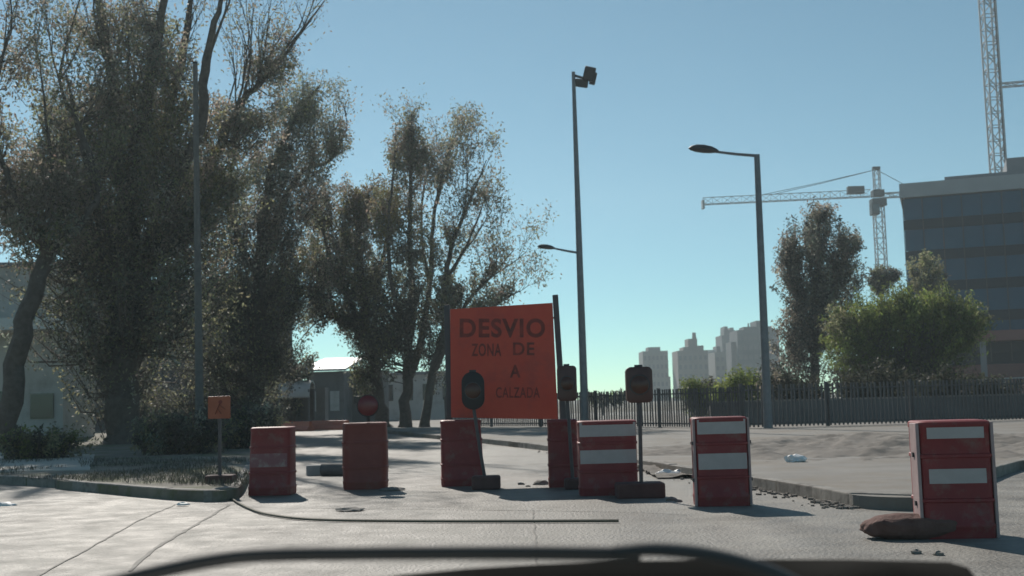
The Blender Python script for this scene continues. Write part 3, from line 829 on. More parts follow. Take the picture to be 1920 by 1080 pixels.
# ------------------------------------------------------------------ beacons on poles
def beacon(px, py, hpx, wpx, toppx, botpx, label, round_=False, mkey='head', base=(0.42, 0.3, 0.16), lens='lens', baseoff=0.0):
    b = G(px, py)
    s = b.y / FPX
    t = thing('warning_beacon', b, label, 'beacon', 'warning beacons among the barriers')
    zt, zb = P(hpx, toppx, b.y).z, P(hpx, botpx, b.y).z
    xc = P(hpx, (toppx + botpx) / 2, b.y).x
    W_, H_ = wpx * s, zt - zb
    MB().box(b + Vector((baseoff, 0, base[2] / 2 + 0.002)), base).build('base', M['rubber'], t, bevel=0.03)
    MB().tube([b + Vector((0, 0, 0.05)), Vector((b.x * 0.5 + xc * 0.5, b.y, zb * 0.5)), Vector((xc, b.y, zb + 0.05))], 0.026, 10).build('pole', M['post'], t, smooth=True)
    rr = min(W_, H_) * (0.48 if round_ else 0.2)
    prof = rrect(W_, H_, rr, 6)
    mb = MB()
    cz = (zt + zb) / 2
    loft(mb, [[Vector((xc + x * f, b.y + y0, cz + y * f)) for x, y in prof] for y0, f in ((-0.09, 0.88), (-0.075, 1), (0.075, 1), (0.09, 0.88))])
    hd = mb.build('head', M[mkey], t, smooth=True)
    rl = min(W_, H_) * 0.36
    lm = MB()
    loft(lm, [[Vector((xc + rl * f * math.cos(a), b.y + y0, cz + rl * f * math.sin(a))) for a in np.linspace(0, 2 * math.pi, 21)[:-1]] for y0, f in ((-0.088, 1), (-0.105, 0.96), (-0.125, 0.6), (-0.13, 0.1))])
    lm.build('lens', M[lens], hd, smooth=True)
    vis = MB()
    vis.tube([Vector((xc, b.y - 0.088, cz)), Vector((xc, b.y - 0.098, cz))], rl * 1.08, 20)
    vis.build('lens_rim', M['darkmetal'], hd)
    MB().box((xc, b.y, zt + 0.012), (W_ * 0.3, 0.06, 0.03)).build('cap', M['darkmetal'], hd)
    return t


beacon(912, 918, 887, 42, 697, 768, 'rounded dark beacon on pole in front of the sign board', True, 'headgrey', base=(0.42, 0.32, 0.2), lens='lens')
beacon(1075, 918, 1063, 36, 686, 752, 'brown beacon on pole at the right edge of the sign board', False, 'head', base=(0.25, 0.3, 0.16))
beacon(1203, 934, 1198, 49, 688, 755, 'tall boxy brown beacon on pole standing right of the banded barrier', False, 'head', base=(0.62, 0.36, 0.2), baseoff=-0.02)
# red round lamp on the bulging barrier
bb = G(692, 918)
lt = thing('warning_lamp', (bb.x, bb.y + 0.02, 1.03), 'red round warning lamp on top of the bulging barrier', 'lamp')
o0 = Vector((bb.x, bb.y + 0.02, 1.03))
MB().tube([o0 + Vector((0, 0, -0.01)), o0 + Vector((0, 0, 0.14))], 0.03, 10).build('stem', M['headgrey'], lt, smooth=True)
q = MB()
loft(q, [[o0 + Vector((0.155 * f * math.cos(a), y0, 0.24 + 0.155 * f * math.sin(a))) for a in np.linspace(0, 2 * math.pi, 25)[:-1]] for y0, f in ((-0.06, 0.3), (-0.05, 0.85), (-0.03, 1), (0.03, 1), (0.05, 0.85))])
q.build('lens', M['lensred'], lt, smooth=True)
MB().tube([o0 + Vector((0, -0.02, 0.24)), o0 + Vector((0, 0.02, 0.24))], 0.172, 24).build('rim', M['headgrey'], lt, smooth=True)

# ------------------------------------------------------------------ detour sign board
SD = 18.6
sgn = thing('detour_sign', Vector((P(945, 780, SD).x, SD, 0)), 'large red-orange detour board with dark worn lettering on two posts', 'sign')
c00, c10, c11, c01 = P(846, 783, SD), P(1046, 786, SD), P(1036, 568, SD), P(844, 580, SD)
mb = MB()
T = Vector((0, 0.02, 0))
mb.add([c00 - T, c10 - T, c11 - T, c01 - T, c00 + T, c10 + T, c11 + T, c01 + T], [(0, 1, 2, 3), (7, 6, 5, 4), (0, 4, 5, 1), (1, 5, 6, 2), (2, 6, 7, 3), (3, 7, 4, 0)])
board = mb.build('board', M['sign'], sgn)
for (xt, yt, xb, nm) in ((838, 572, 843, 0), (1041, 553, 1056, 1)):
    top = P(xt, yt, SD + 0.075)
    bx = P(xb, 780, SD + 0.075)
    k = top.z / max(0.01, top.z - bx.z)
    bot = top + (bx - top) * k
    bot.z = -0.02
    MB().bar(bot, top, 0.10, 0.09).build('post', M['post'], sgn, bevel=0.008)
for yy in (600, 760):
    MB().bar(P(848, yy, SD + 0.045), P(1040, yy - 4, SD + 0.045), 0.035, 0.03).build('rail', M['post'], sgn)


def text_mesh(txt, x0, x1, ytop, ybot, depth, parent, m, bold=0.012):
    cu = bpy.data.curves.new('lettering', 'FONT')
    cu.body = txt
    cu.size = 1
    cu.extrude = 0.0015
    cu.offset = bold
    cu.space_character = 1.12
    ob = bpy.data.objects.new('tmp', cu)
    COL.objects.link(ob)
    dg = bpy.context.evaluated_depsgraph_get()
    me = bpy.data.meshes.new_from_object(ob.evaluated_get(dg))
    bpy.data.objects.remove(ob)
    co = np.array([v.co[:] for v in me.vertices])
    mn, mx = co.min(0), co.max(0)
    a, b, c = P(x0, ybot, depth), P(x1, ybot, depth), P(x0, ytop, depth)
    og = org(parent)
    for v in me.vertices:
        u = (v.co.x - mn[0]) / (mx[0] - mn[0])
        t_ = (v.co.y - mn[1]) / (mx[1] - mn[1])
        p = a + (b - a) * u + (c - a) * t_
        v.co = (p.x - og.x, depth + v.co.z - og.y, p.z - og.z)
    me.materials.clear()
    me.materials.append(m)
    return link_mesh('lettering', me, parent)


text_mesh('DESVIO', 862, 1022, 597, 633, SD - 0.0235, board, M['ink'], 0.03)
text_mesh('ZONA', 884, 940, 644, 668, SD - 0.0235, board, M['ink'], 0.02)
text_mesh('DE', 962, 1002, 642, 666, SD - 0.0235, board, M['ink'], 0.02)
text_mesh('A', 956, 976, 684, 708, SD - 0.0235, board, M['ink'], 0.03)
text_mesh('CALZADA', 930, 1012, 726, 746, SD - 0.0235, board, M['ink'], 0.01)

# ------------------------------------------------------------------ small orange sign on the left verge
b = G(414, 905, 0.14)
sg = thing('roadworks_sign', b, 'small orange square sign with dark figure on post, left verge', 'sign')
zt, zb = P(411, 743, b.y).z, P(411, 785, b.y).z
xc = P(411, 764, b.y).x
MB().box((xc, b.y, (zt + zb) / 2), (42 * b.y / FPX, 0.012, zt - zb)).build('plate', M['orange'], sg, bevel=0.004)
MB().bar(Vector((xc, b.y + 0.03, 0.1)), Vector((xc, b.y + 0.03, zt - 0.02)), 0.045).build('post', M['post'], sg)
MB().box((b.x, b.y, 0.20), (0.42, 0.34, 0.12)).build('base', M['rubber'], sg, bevel=0.02)
f = MB()
fc = Vector((xc, b.y - 0.0085, (zt + zb) / 2))
u = (zt - zb)
f.tube([fc + Vector((0.02, 0.001, u * .24)), fc + Vector((0.02, -0.001, u * .24))], u * .09, 12)
f.bar(fc + Vector((0.015, 0, u * .16)), fc + Vector((-0.02, 0, -u * .05)), u * .18, 0.002)
f.bar(fc + Vector((-0.02, 0, -u * .05)), fc + Vector((-0.06, 0, -u * .3)), u * .11, 0.002)
f.bar(fc + Vector((-0.02, 0.0005, -u * .05)), fc + Vector((0.035, 0.0005, -u * .3)), u * .11, 0.002)
f.bar(fc + Vector((0.01, 0.0007, u * .12)), fc + Vector((0.10, 0.0007, -u * .1)), u * .09, 0.002)
f.build('pictogram', M['ink'], sg)

# ------------------------------------------------------------------ street lamps
def lamp_head(mb, a, dirv, L, W_, H_):
    """cobra head: flattened drop from a along dirv"""
    d = dirv.normalized()
    side = d.cross(Vector((0, 0, 1))).normalized()
    up = side.cross(d)
    rings = []
    for t, f in ((0, .25), (.08, .5), (.25, .85), (.5, 1), (.75, .92), (.92, .55), (1, .12)):
        c = a + d * (L * t)
        rings.append([c + side * (W_ / 2 * f * math.cos(an)) + up * (H_ / 2 * f * (math.sin(an) if math.sin(an) > 0 else 0.55 * math.sin(an))) for an in np.linspace(0, 2 * math.pi, 17)[:-1]])
    loft(mb, rings)


LD = 40.0
base = P(1440, 790, LD); base.z = 0.1
top = P(1419, 290, LD)
ls = thing('street_lamp', base, 'single-arm street lamp with flat head pointing left, before the city towers', 'street lamp')
mid = Vector((base.x * 0.5 + top.x * 0.5, LD, top.z * 0.5))
MB().tube([base, base + (mid - base) * 0.12, mid, top], [0.16, 0.15, 0.13, 0.10], 12).build('pole', M['steel'], ls, smooth=True)
MB().tube([top + Vector((0.02, 0, -0.04)), P(1380, 289, LD), P(1338, 284, LD)], [0.055, 0.05, 0.045], 8).build('arm', M['steel'], ls, smooth=True)
mb = MB(); lamp_head(mb, P(1347, 284, LD), P(1290, 278, LD) - P(1347, 284, LD), 1.04, 0.5, 0.36)
hd = mb.build('lamp_head', M['darkmetal'], ls, smooth=True)
MB().tube([base + Vector((0, 0, -0.02)), base + Vector((0, 0, 0.05))], 0.28, 12).build('base_flange', M['steel'], ls)

FD = 48.0
base = P(1097, 790, FD); base.z = 0.1
top = P(1075, 135, FD)
lm = thing('floodlight_mast', base, 'tallest mast with floodlights on top and small lamp arm halfway', 'light mast')
mid = base.lerp(top, 0.5)
MB().tube([base, base.lerp(top, .1), mid, top], [0.17, 0.16, 0.13, 0.075], 12).build('pole', M['steel'], lm, smooth=True)
a = P(1084, 474, FD)
MB().tube([a, P(1060, 470, FD), P(1036, 465, FD)], [0.05, 0.045, 0.035], 8).build('arm', M['steel'], lm, smooth=True)
mb = MB(); lamp_head(mb, P(1041, 466, FD), P(1007, 462, FD) - P(1041, 466, FD), 0.74, 0.42, 0.26)
mb.build('lamp_head', M['darkmetal'], lm, smooth=True)
MB().bar(P(1075, 141, FD), P(1112, 152, FD), 0.09).build('crossarm', M['darkmetal'], lm)
for (cx, cy, wx, hy, ang, dy) in ((1105, 138, 22, 26, -14, -.15), (1090, 156, 26, 15, -10, 0.1), (1112, 147, 12, 24, -14, .3)):
    c = P(cx, cy, FD + dy)
    s = FD / FPX
    MB().box(c, (wx * s, 0.34, hy * s), Matrix.Rotation(R(-ang), 3, 'Y') @ Matrix.Rotation(R(20), 3, 'X')).build('floodlight', M['darkmetal'], lm, bevel=0.05)

# grey post in front of the tall tree
b = G(375, 843, 0.14)
lp = thing('utility_pole', b, 'plain grey utility pole rising in front of the tallest tree', 'pole')
top = P(366, 120, b.y)
MB().tube([b + Vector((0, 0, -.05)), b.lerp(top, .12), b.lerp(top, .5), top], [0.13, 0.12, 0.10, 0.07], 12).build('pole', M['pipe'], lp, smooth=True)
MB().tube([top, top + Vector((0, 0, .06))], .07, 10).build('cap', M['darkmetal'], lp)
MB().tube([b, b + Vector((0, 0, 0.04))], 0.26, 12).build('base_flange', M['pipe'], lp)

# ------------------------------------------------------------------ picket fence
def fence(line, label, h0, h1, step, name='metal_fence', z0=0.12, mkey='fence', pw=0.06, limit=300):
    pts = [Vector(p) for p in line]
    t = thing(name, Vector((pts[0].x, pts[0].y, z0)), label, 'fence')
    pk = MB().box((0, 0, (h1 + h0) / 2), (pw, 0.03, h1 - h0))
    me = pk.mesh('picket', M[mkey])
    pm = MB().box((0, 0, (h1 + 0.05) / 2), (0.12, 0.08, h1 + 0.05)).mesh('fence_post', M[mkey])
    n = 0
    for a, b_ in zip(pts[:-1], pts[1:]):
        d = b_ - a
        L = d.length
        ang = math.atan2(d.y, d.x)
        k = int(L / step)
        for i in range(k):
            if n >= limit: break
            p = a + d * ((i + 0.5) / k)
            link_mesh('picket', me, t, loc=(p.x, p.y, z0), rot=(random.uniform(-.02, .02), random.uniform(-.025, .025), ang))
            n += 1
        for zz in (h0 + 0.12, h1 - 0.18):
            nn = Vector((-math.sin(ang), math.cos(ang), 0)) * 0.035
            MB().bar(a + nn + Vector((0, 0, z0 + zz)), b_ + nn + Vector((0, 0, z0 + zz)), 0.04, 0.05).build('rail', M[mkey], t)
        m = max(1, int(L / 3))
        for i in range(m):
            p = a + d * (i / m) + Vector((-math.sin(ang), math.cos(ang), 0)) * 0.11
            link_mesh('fence_post', pm, t, loc=(p.x, p.y, z0), rot=(0, 0, ang))
    return t


fence([(-3.4, 57, 0), (5.4, 45, 0), (7.8, 40.5, 0)], 'grey picket fence running behind the red sign toward the street lamp', 0.05, 1.45, 0.15)
fence([(7.8, 40.5, 0), (13.8, 41, 0), (19.5, 42.5, 0), (26, 44, 0)], 'grey picket fence along the right pavement behind the dirt mound', 0.05, 1.5, 0.15)
# low dark retaining wall behind the second fence and the far rail
lw = thing('low_wall', (14, 45, 0.1), 'low dark wall behind the right hand fence under the shrubs', 'wall')
MB().box((15.5, 45.5, 0.55), (16, 0.25, 0.9)).build('wall', M['wall'], lw)
MB().box((15.5, 45.5, 1.03), (16.1, 0.35, 0.06)).build('coping', M['kerb'], lw)

# small billboard by the fence
d = 56
c = P(1754, 738, d)
bs = thing('red_notice_board', (c.x, d, 0), 'small dark red notice board with pale lower edge behind the fence', 'sign')
MB().box(c, (40 * d / FPX, 0.06, 30 * d / FPX)).build('board', M['redpanel'], bs)
MB().box(P(1754, 755, d - .05), (42 * d / FPX, 0.05, 0.09)).build('lower_edge', M['band'], bs)
for x in (1740, 1768):
    p = P(x, 740, d + .08)
    MB().bar((p.x, p.y, 0), (p.x, p.y, p.z), 0.08).build('post', M['post'], bs)
d = 58
gp = P(1815, 712, d)
gb = thing('guard_rail', (gp.x, d, 0), 'pale horizontal rail at right behind the fence', 'rail')
MB().bar(P(1812, 712, d), P(1925, 708, d), 0.10, 0.06).build('rail', M['band'], gb)
for x in (1816, 1882, 1922):
    p = P(x, 711, d + .1)
    MB().bar((p.x, p.y, -.05), (p.x, p.y, p.z), 0.09).build('post', M['steel'], gb)

# ------------------------------------------------------------------ glass building
BD = 130.0
gl = P(1690, 345, BD)
tz = P(1690, 345, BD).z
gbld = thing('glass_office_building', (gl.x, BD, 0), 'dark teal glass office block with grey parapet at right edge', 'building')
W_ = 46.0
ANG = R(-20)
Rm = rz(ANG)
o0 = Vector((gl.x, BD, 0))


def L2W(x, y, z):
    return o0 + Rm @ Vector((x, y, z))


def lbox(name, x0, x1, y0, y1, z0, z1, m, parent):
    return MB().box(L2W((x0 + x1) / 2, (y0 + y1) / 2, (z0 + z1) / 2), (x1 - x0, y1 - y0, z1 - z0), Rm).build(name, m, parent)


zroof = tz - 1.6
lbox('core', 0.3, W_ - .3, 0.35, 24, 0, zroof, M['spandrel'], gbld)
lbox('parapet', -0.25, W_ + .2, -0.2, 24.5, zroof, tz, M['parapet'], gbld)
lbox('roof_storey', 4.6, W_ - 2, 3, 20, tz, tz + 0.9, M['slabc'], gbld)
lbox('plant_room', 11.2, W_ - 6, 4, 18, tz + 0.9, tz + 2.6, M['slabc'], gbld)
fl = 3.5
nfl = int((zroof - 6.0) / fl)
pane = MB().box((0, 0, 0), (1.98, 0.06, 2.36)).mesh('window_pane', M['teal'])
for i in range(nfl + 1):
    z1 = zroof - 0.15 - i * fl
    z0 = max(z1 - 2.35, 4.0)
    if z1 - 1.0 < 4.5: break
    lbox('spandrel_band', 0, W_, 0.1, 0.32, z1 - fl + 0.03, z1 - 2.40, M['spandrel'], gbld)
    for k in range(22):
        xx = 1.05 + k * 2.05
        o = link_mesh('window_pane', pane, gbld, loc=L2W(xx, 0.2 + random.uniform(-.02, .02), z1 - 1.18), rot=(random.uniform(-.006, .006), 0, ANG + random.uniform(-.006, .006)))
for k in range(23):
    lbox('mullion', k * 2.05 - 0.04, k * 2.05 + 0.04, 0.02, 0.22, 4.2, zroof - 0.02, M['darkmetal'], gbld)
lbox('awning', 6, W_, -3.2, 0.0, 6.3, 7.4, M['redpanel'], gbld)
lbox('ground_floor', 0.2, W_, 0.05, 0.3, 0, 3.9, M['redpanel'], gbld)
for k in range(5):
    lbox('column', 7 + k * 8, 7.6 + k * 8, -3.0, -2.4, 0, 6.28, M['slabc'], gbld)

# ------------------------------------------------------------------ tower cranes
def truss(mb, a, b, w_, h_, bay, t, tri=False, up=Vector((0, 0, 1))):
    a, b = Vector(a), Vector(b)
    d = (b - a)
    L = d.length
    d.normalize()
    side = d.cross(up).normalized()
    u = side.cross(d).normalized()
    if tri: offs = [side * w_ / 2, side * -w_ / 2, u * h_]
    else: offs = [side * w_ / 2 + u * h_ / 2, side * w_ / 2 - u * h_ / 2, side * -w_ / 2 - u * h_ / 2, side * -w_ / 2 + u * h_ / 2]
    for o in offs: mb.bar(a + o, b + o, t)
    n = max(1, int(L / bay))
    m = len(offs)
    for i in range(n):
        p, q = a + d * (L * i / n), a + d * (L * (i + 1) / n)
        for k in range(m):
            o1, o2 = offs[k], offs[(k + 1) % m]
            mb.bar(p + o1, q + o2, t * .6) if i % 2 == 0 else mb.bar(p + o2, q + o1, t * .6)
            mb.bar(p + o1, p + o2, t * .55)


CD = 210.0
mast_top = P(1641, 372, CD)
cx = P(1652, 480, CD).x
cr = thing('tower_crane', (cx, CD, 0), 'grey hammerhead tower crane with long jib left of the glass building', 'crane', 'tower cranes')
mb = MB(); truss(mb, (cx, CD, 0), (cx, CD, mast_top.z - 1.5), 1.6, 1.6, 1.9, 0.17, up=Vector((0, 1, 0)))
mb.build('mast', M['crane'], cr)
mt = Vector((cx, CD, mast_top.z))
slope = 2.1 / 100
jl, jr = P(1318, 383, CD), P(1625, 366, CD)
jl = P(1318, 381, CD + 6); jr = Vector((cx - 1.2, CD + .3, mt.z + 0.4)); jl.z = jl.z * .5 + jr.z * .5
mb = MB(); truss(mb, jl, jr, 1.2, 1.3, 1.7, 0.12, tri=True)
mb.build('jib', M['crane'], cr)
cj = Vector((cx + 8.5, CD + 2.0, mt.z + 1.0))
mb = MB(); truss(mb, mt + Vector((.8, .2, 0.5)), cj, 1.3, 0.8, 1.7, 0.15)
mb.build('counter_jib', M['crane'], cr)
MB().box(cj + Vector((-1.0, 0, -1.3)), (2.0, 1.6, 2.4)).build('counterweight', M['darkmetal'], cr)
apex = P(1641, 318, CD)
apex = Vector((cx, CD, apex.z))
mb = MB(); truss(mb, mt + Vector((0, 0, 1.6)), apex, 1.0, 1.0, 1.3, 0.14, up=Vector((0, 1, 0)))
mb.build('tower_head', M['crane'], cr)
MB().box(apex + Vector((0, 0, .2)), (1.3, .8, .6)).build('apex_cap', M['darkmetal'], cr)
MB().box(mt + Vector((0, 0, -0.8)), (2.6, 2.2, 1.4)).box(mt + Vector((0, 0, 0.9)), (2.0, 2.0, 1.2)).build('slewing_unit', M['darkmetal'], cr, bevel=.1)
cab = MB().box(mt + Vector((-1.1, -1.3, -2.2)), (1.4, 1.8, 2.1)).build('cab', M['darkmetal'], cr, bevel=.12)
MB().box(mt + Vector((-1.1, -2.23, -2.0)), (1.1, .06, 1.2)).build('window', M['glassdark'], cab)
for tgt in (jl.lerp(jr, 0.36) + Vector((0, 0, 1.3)), jl.lerp(jr, 0.42) + Vector((0, .4, 1.3))):
    MB().tube([apex, apex.lerp(tgt, .5) + Vector((0, 0, -.12)), tgt], 0.055, 5).build('pendant_line', M['darkmetal'], cr)
MB().tube([apex, cj + Vector((-.6, 0, .4))], 0.055, 5).build('pendant_line', M['darkmetal'], cr)
MB().box(jr.lerp(jl, .085) + Vector((0, 0, 1.3)), (3.0, 1.2, 1.4)).build('winch', M['darkmetal'], cr, bevel=.1)
MB().box(jl, (.4, 1.5, 1.6)).build('jib_end', M['crane'], cr)

C2 = 150.0
b2 = P(1872, 320, C2); t2 = P(1853, 0, C2)
cr2 = thing('tower_crane', (b2.x, C2, 0), 'tower crane mast rising behind the glass building roof at right', 'crane', 'tower cranes')
H2 = t2.z + 9
mb = MB(); truss(mb, (b2.x, C2, 0), (b2.x, C2, H2), 1.55, 1.55, 1.8, 0.17, up=Vector((0, 1, 0)))
mb.build('mast', M['crane'], cr2)
mb = MB(); truss(mb, (b2.x - 12, C2 + 6, H2 + 1.2), (b2.x + 38, C2 - 20, H2 + 1.2), 1.3, 1.35, 1.7, 0.15, tri=True)
mb.build('jib', M['crane'], cr2)
mb = MB(); truss(mb, (b2.x, C2, H2 + 1.2), (b2.x, C2, H2 + 8), 1, 1, 1.3, 0.14, up=Vector((0, 1, 0)))
mb.build('tower_head', M['crane'], cr2)
MB().box((b2.x, C2, H2 + .3), (2.4, 2.4, 1.4)).build('slewing_unit', M['darkmetal'], cr2, bevel=.1)
tz2 = P(1890, 160, C2).z
mb = MB(); truss(mb, (b2.x + .8, C2, tz2), (b2.x + 8.5, C2 - 1.0, tz2 + .2), .7, .5, 1.4, 0.11)
mb.build('mast_tie', M['crane'], cr2)
MB().tube([(b2.x + .55, C2 - .9, 22), (b2.x + .55, C2 - .9, H2)], 0.09, 6).build('power_cable', M['darkmetal'], cr2)

# ------------------------------------------------------------------ far towers
def tower(label, d, rects, m, wins=(6, 5), spire=None, depth=14, name='tower_block', band=True):
    """rects: (x0, x1, ytop, ybot) in the view at distance d; first is the main body"""
    x0, x1, yt, yb = rects[0]
    b0 = P((x0 + x1) / 2, 745, d)
    t = thing(name, (b0.x, d, 0), label, 'building', 'distant city towers')
    for k, (x0, x1, yt, yb) in enumerate(rects):
        a, b_ = P(x0, yt, d), P(x1, yt, d)
        zt = (a.z + b_.z) / 2
        zb = -0.5 if k == 0 or yb >= 735 else P((x0 + x1) / 2, yb, d).z
        dd = depth if k == 0 else depth * random.uniform(0.55, 0.8)
        MB().box(((a.x + b_.x) / 2, d + depth / 2 + (0.4 * k if k else 0), (zt + zb) / 2), (b_.x - a.x, dd, zt - zb)).build('wall' if k == 0 else 'upper_block', m, t)
    x0, x1, yt, yb = rects[0]
    a, b_ = P(x0, yt, d), P(x1, yt, d)
    nx, nz = wins
    Wt = b_.x - a.x
    zt = min(a.z, b_.z)
    me = MB().box((0, 0, 0), (Wt / nx * 0.55, 0.25, 1.5)).mesh('window', M['farwin'])
    for j in range(nz):
        zz = zt - 2.4 - j * 3.1
        if zz < 3: break
        for i in range(nx):
            link_mesh('window', me, t, loc=(a.x + Wt * (i + .5) / nx, d - 0.05, zz))
        if band:
            MB().box((a.x + Wt / 2, d - .12, zz - 1.35), (Wt * 1.01, .5, .35)).build('floor_slab', m, t)
    if spire:
        for (xs, yt_, yb_, r) in spire:
            p, q = P(xs, yb_, d), P(xs, yt_, d)
            MB().tube([(p.x, d + 5, p.z), (p.x, d + 5, q.z)], [r, r * .7], 6).build('antenna', m, t)
    return t


tower('lone pale grey tower block right of the floodlight mast', 420, [(1205, 1252, 658, 740), (1217, 1240, 650, 660), (1240, 1259, 706, 740)], M['far1'], (6, 7))
tower('brownish tower with steep roof block and antenna', 400, [(1270, 1327, 657, 740), (1283, 1296, 650, 658), (1293, 1310, 634, 658), (1311, 1322, 647, 658)], M['far2'], (6, 8), [(1306, 622, 640, .9)])
tower('narrow whitish tower between the antenna tower and the dark stepped tower', 430, [(1327, 1341, 656, 740)], M['far4'], (2, 7))
tower('low pale green-grey block in front of the dark stepped tower', 410, [(1340, 1378, 660, 740)], M['far1'], (4, 6))
tower('dark stepped tower with twin roof turrets', 450, [(1353, 1385, 628, 740), (1360, 1381, 618, 630), (1361, 1367, 611, 620), (1373, 1379, 613, 620), (1347, 1356, 648, 740)], M['far3'], (3, 9))
tower('broad dark slate tower directly behind the single-arm street lamp', 380, [(1382, 1460, 618, 740), (1398, 1452, 611, 620), (1421, 1440, 600, 614), (1374, 1384, 640, 740)], M['far3'], (8, 8), [(1409, 604, 612, .3)])

# ------------------------------------------------------------------ left and middle background buildings
def wall_block(name, label, x0, x1, d, ztop, depth, m, cat='building'):
    a, b_ = P(x0, 760, d), P(x1, 760, d)
    t = thing(name, ((a.x + b_.x) / 2, d, 0), label, cat)
    MB().box(((a.x + b_.x) / 2, d + depth / 2, ztop / 2), (b_.x - a.x, depth, ztop)).build('wall', m, t)
    return t, a.x, b_.x


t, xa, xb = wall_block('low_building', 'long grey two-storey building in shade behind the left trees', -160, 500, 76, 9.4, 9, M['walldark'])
MB().box(((xa + xb) / 2, 80.4, 9.55), (xb - xa + .6, 10, .28)).build('roof_slab', M['slabc'], t)
for i in range(7):
    for zz in (1.5, 4.7):
        x = xa + 1.6 + i * 3.0
        w_ = MB().box((x, 75.98, zz), (1.2, .12, 1.3)).build('window', M['glassdark'], t)
        MB().box((x, 75.9, zz - .72), (1.4, .22, .1)).build('sill', M['kerb'], w_)
t, xa, xb = wall_block('canopy_building', 'pale walled kiosk with projecting canopy behind the leaning tree', -60, 118, 52, P(60, 500, 52).z, 4, M['wallpale'])
cz = P(90, 612, 52).z
MB().box(((xa + xb) / 2, 51.0, cz), (xb - xa + .3, 2.2, .5)).build('canopy', M['roof'], t)
MB().box(((xa + xb) / 2, 54, P(60, 500, 52).z + .1), (xb - xa + .3, 4.4, .2)).build('roof_slab', M['slabc'], t)
MB().box((xa + 1.2, 51.95, 1.2), (1.0, .12, 2.2)).build('door', M['glassdark'], t)
MB().box((xb - .9, 51.95, 1.6), (1.0, .12, 1.1)).build('window', M['glassdark'], t)

# bus shelter with curved roof
d = 66
sb = P(565, 790, d)
sh = thing('bus_shelter', (sb.x, d, 0), 'grey bus shelter with rounded barrel roof behind the orange barriers', 'shelter')
xa, xb = P(528, 760, d).x, P(610, 760, d).x
rz_ = P(565, 714, d).z
prof = [(-1.1, rz_ - .9), (-1.0, rz_ - .45), (-.75, rz_ - .15), (-.35, rz_), (.1, rz_), (.5, rz_ - .12), (.8, rz_ - .4)]
mb = MB()
vs = []
for x in (xa, xb - .7):
    for y, z in prof: vs.append((x, d + y, z))
    for y, z in prof: vs.append((x, d + y * .96, z - .06))
n = len(prof)
fs = []
for k in range(n - 1):
    fs += [(k, k + 1, 2 * n + k + 1, 2 * n + k), (n + k, 3 * n + k, 3 * n + k + 1, n + k + 1), (k, n + k, n + k + 1, k + 1), (2 * n + k, 2 * n + k + 1, 3 * n + k + 1, 3 * n + k)]
fs += [(0, 2 * n, 3 * n, n), (n - 1, 2 * n - 1, 4 * n - 1, 3 * n - 1)]
mb.add(vs, fs).build('roof', M['roof'], sh, smooth=True)
for x in (xa + .05, xb - .75):
    for y in (-1.0, .7):
        MB().bar((x, d + y, 0), (x, d + y, rz_ - .5), .09).build('post', M['steel'], sh)
MB().box(((xa + xb - .7) / 2, d + .74, 1.3), (xb - xa - .9, .05, 1.9)).build('back_panel', M['wall'], sh)
MB().box(((xa + xb - .7) / 2, d + .45, .5), (xb - xa - 1.1, .35, .06)).build('bench', M['steel'], sh)
MB().box((xb - .2, d + .2, 1.15), (.5, 1.2, 2.3)).build('side_panel', M['wall'], sh)

d = 78
ha, hb = P(575, 760, d).x, P(645, 760, d).x
zt = P(600, 697, d).z
hs = thing('small_house', ((ha + hb) / 2, d, 0), 'small house with light sheet roof behind the bus shelter', 'house')
MB().box(((ha + hb) / 2, d + 3, zt / 2), (hb - ha, 6, zt)).build('wall', M['wall'], hs)
mb = MB()
zr = P(610, 684, d).z
mb.add([(ha - .5, d - .5, zt + .02), (hb + .2, d - .5, zt + .02), (hb + .9, d + 4, zr + .45), (ha + .6, d + 4, zr + .45), (ha - .5, d - .5, zt + .16), (hb + .2, d - .5, zt + .16), (hb + .9, d + 4, zr + .6), (ha + .6, d + 4, zr + .6)],
       [(0, 3, 2, 1), (4, 5, 6, 7), (0, 1, 5, 4), (1, 2, 6, 5), (2, 3, 7, 6), (3, 0, 4, 7)]).build('roof', M['roof'], hs)
for x in (ha + .8, hb - .6):
    MB().box((x, d - .02, 1.6), (.6, .1, 1.3)).build('window', M['wallpale'], hs)
t, xa, xb = wall_block('grey_shed', 'plain grey-green shed behind the stout dark trunk', 640, 712, 82, P(680, 700, 82).z, 6, M['wall'])
MB().box(((xa + xb) / 2, 81.95, 2.0), (.9, .1, 1.2)).build('window', M['glassdark'], t)
MB().box(((xa + xb) / 2, 85, P(680, 700, 82).z + .1), (xb - xa + .4, 6.6, .2)).build('roof', M['slabc'], t)
t, xa, xb = wall_block('long_wall_building', 'long low pale building seen between the plume tree stems', 705, 900, 95, P(800, 702, 95).z, 8, M['wallpale'])
for k in range(5):
    MB().box((xa + 1 + k * 1.6, 94.95, 2.2), (.8, .1, 1.3)).build('window', M['glassdark'], t)
MB().box(((xa + xb) / 2, 99, P(800, 702, 95).z + .12), (xb - xa + .4, 8.6, .24)).build('roof', M['slabc'], t)

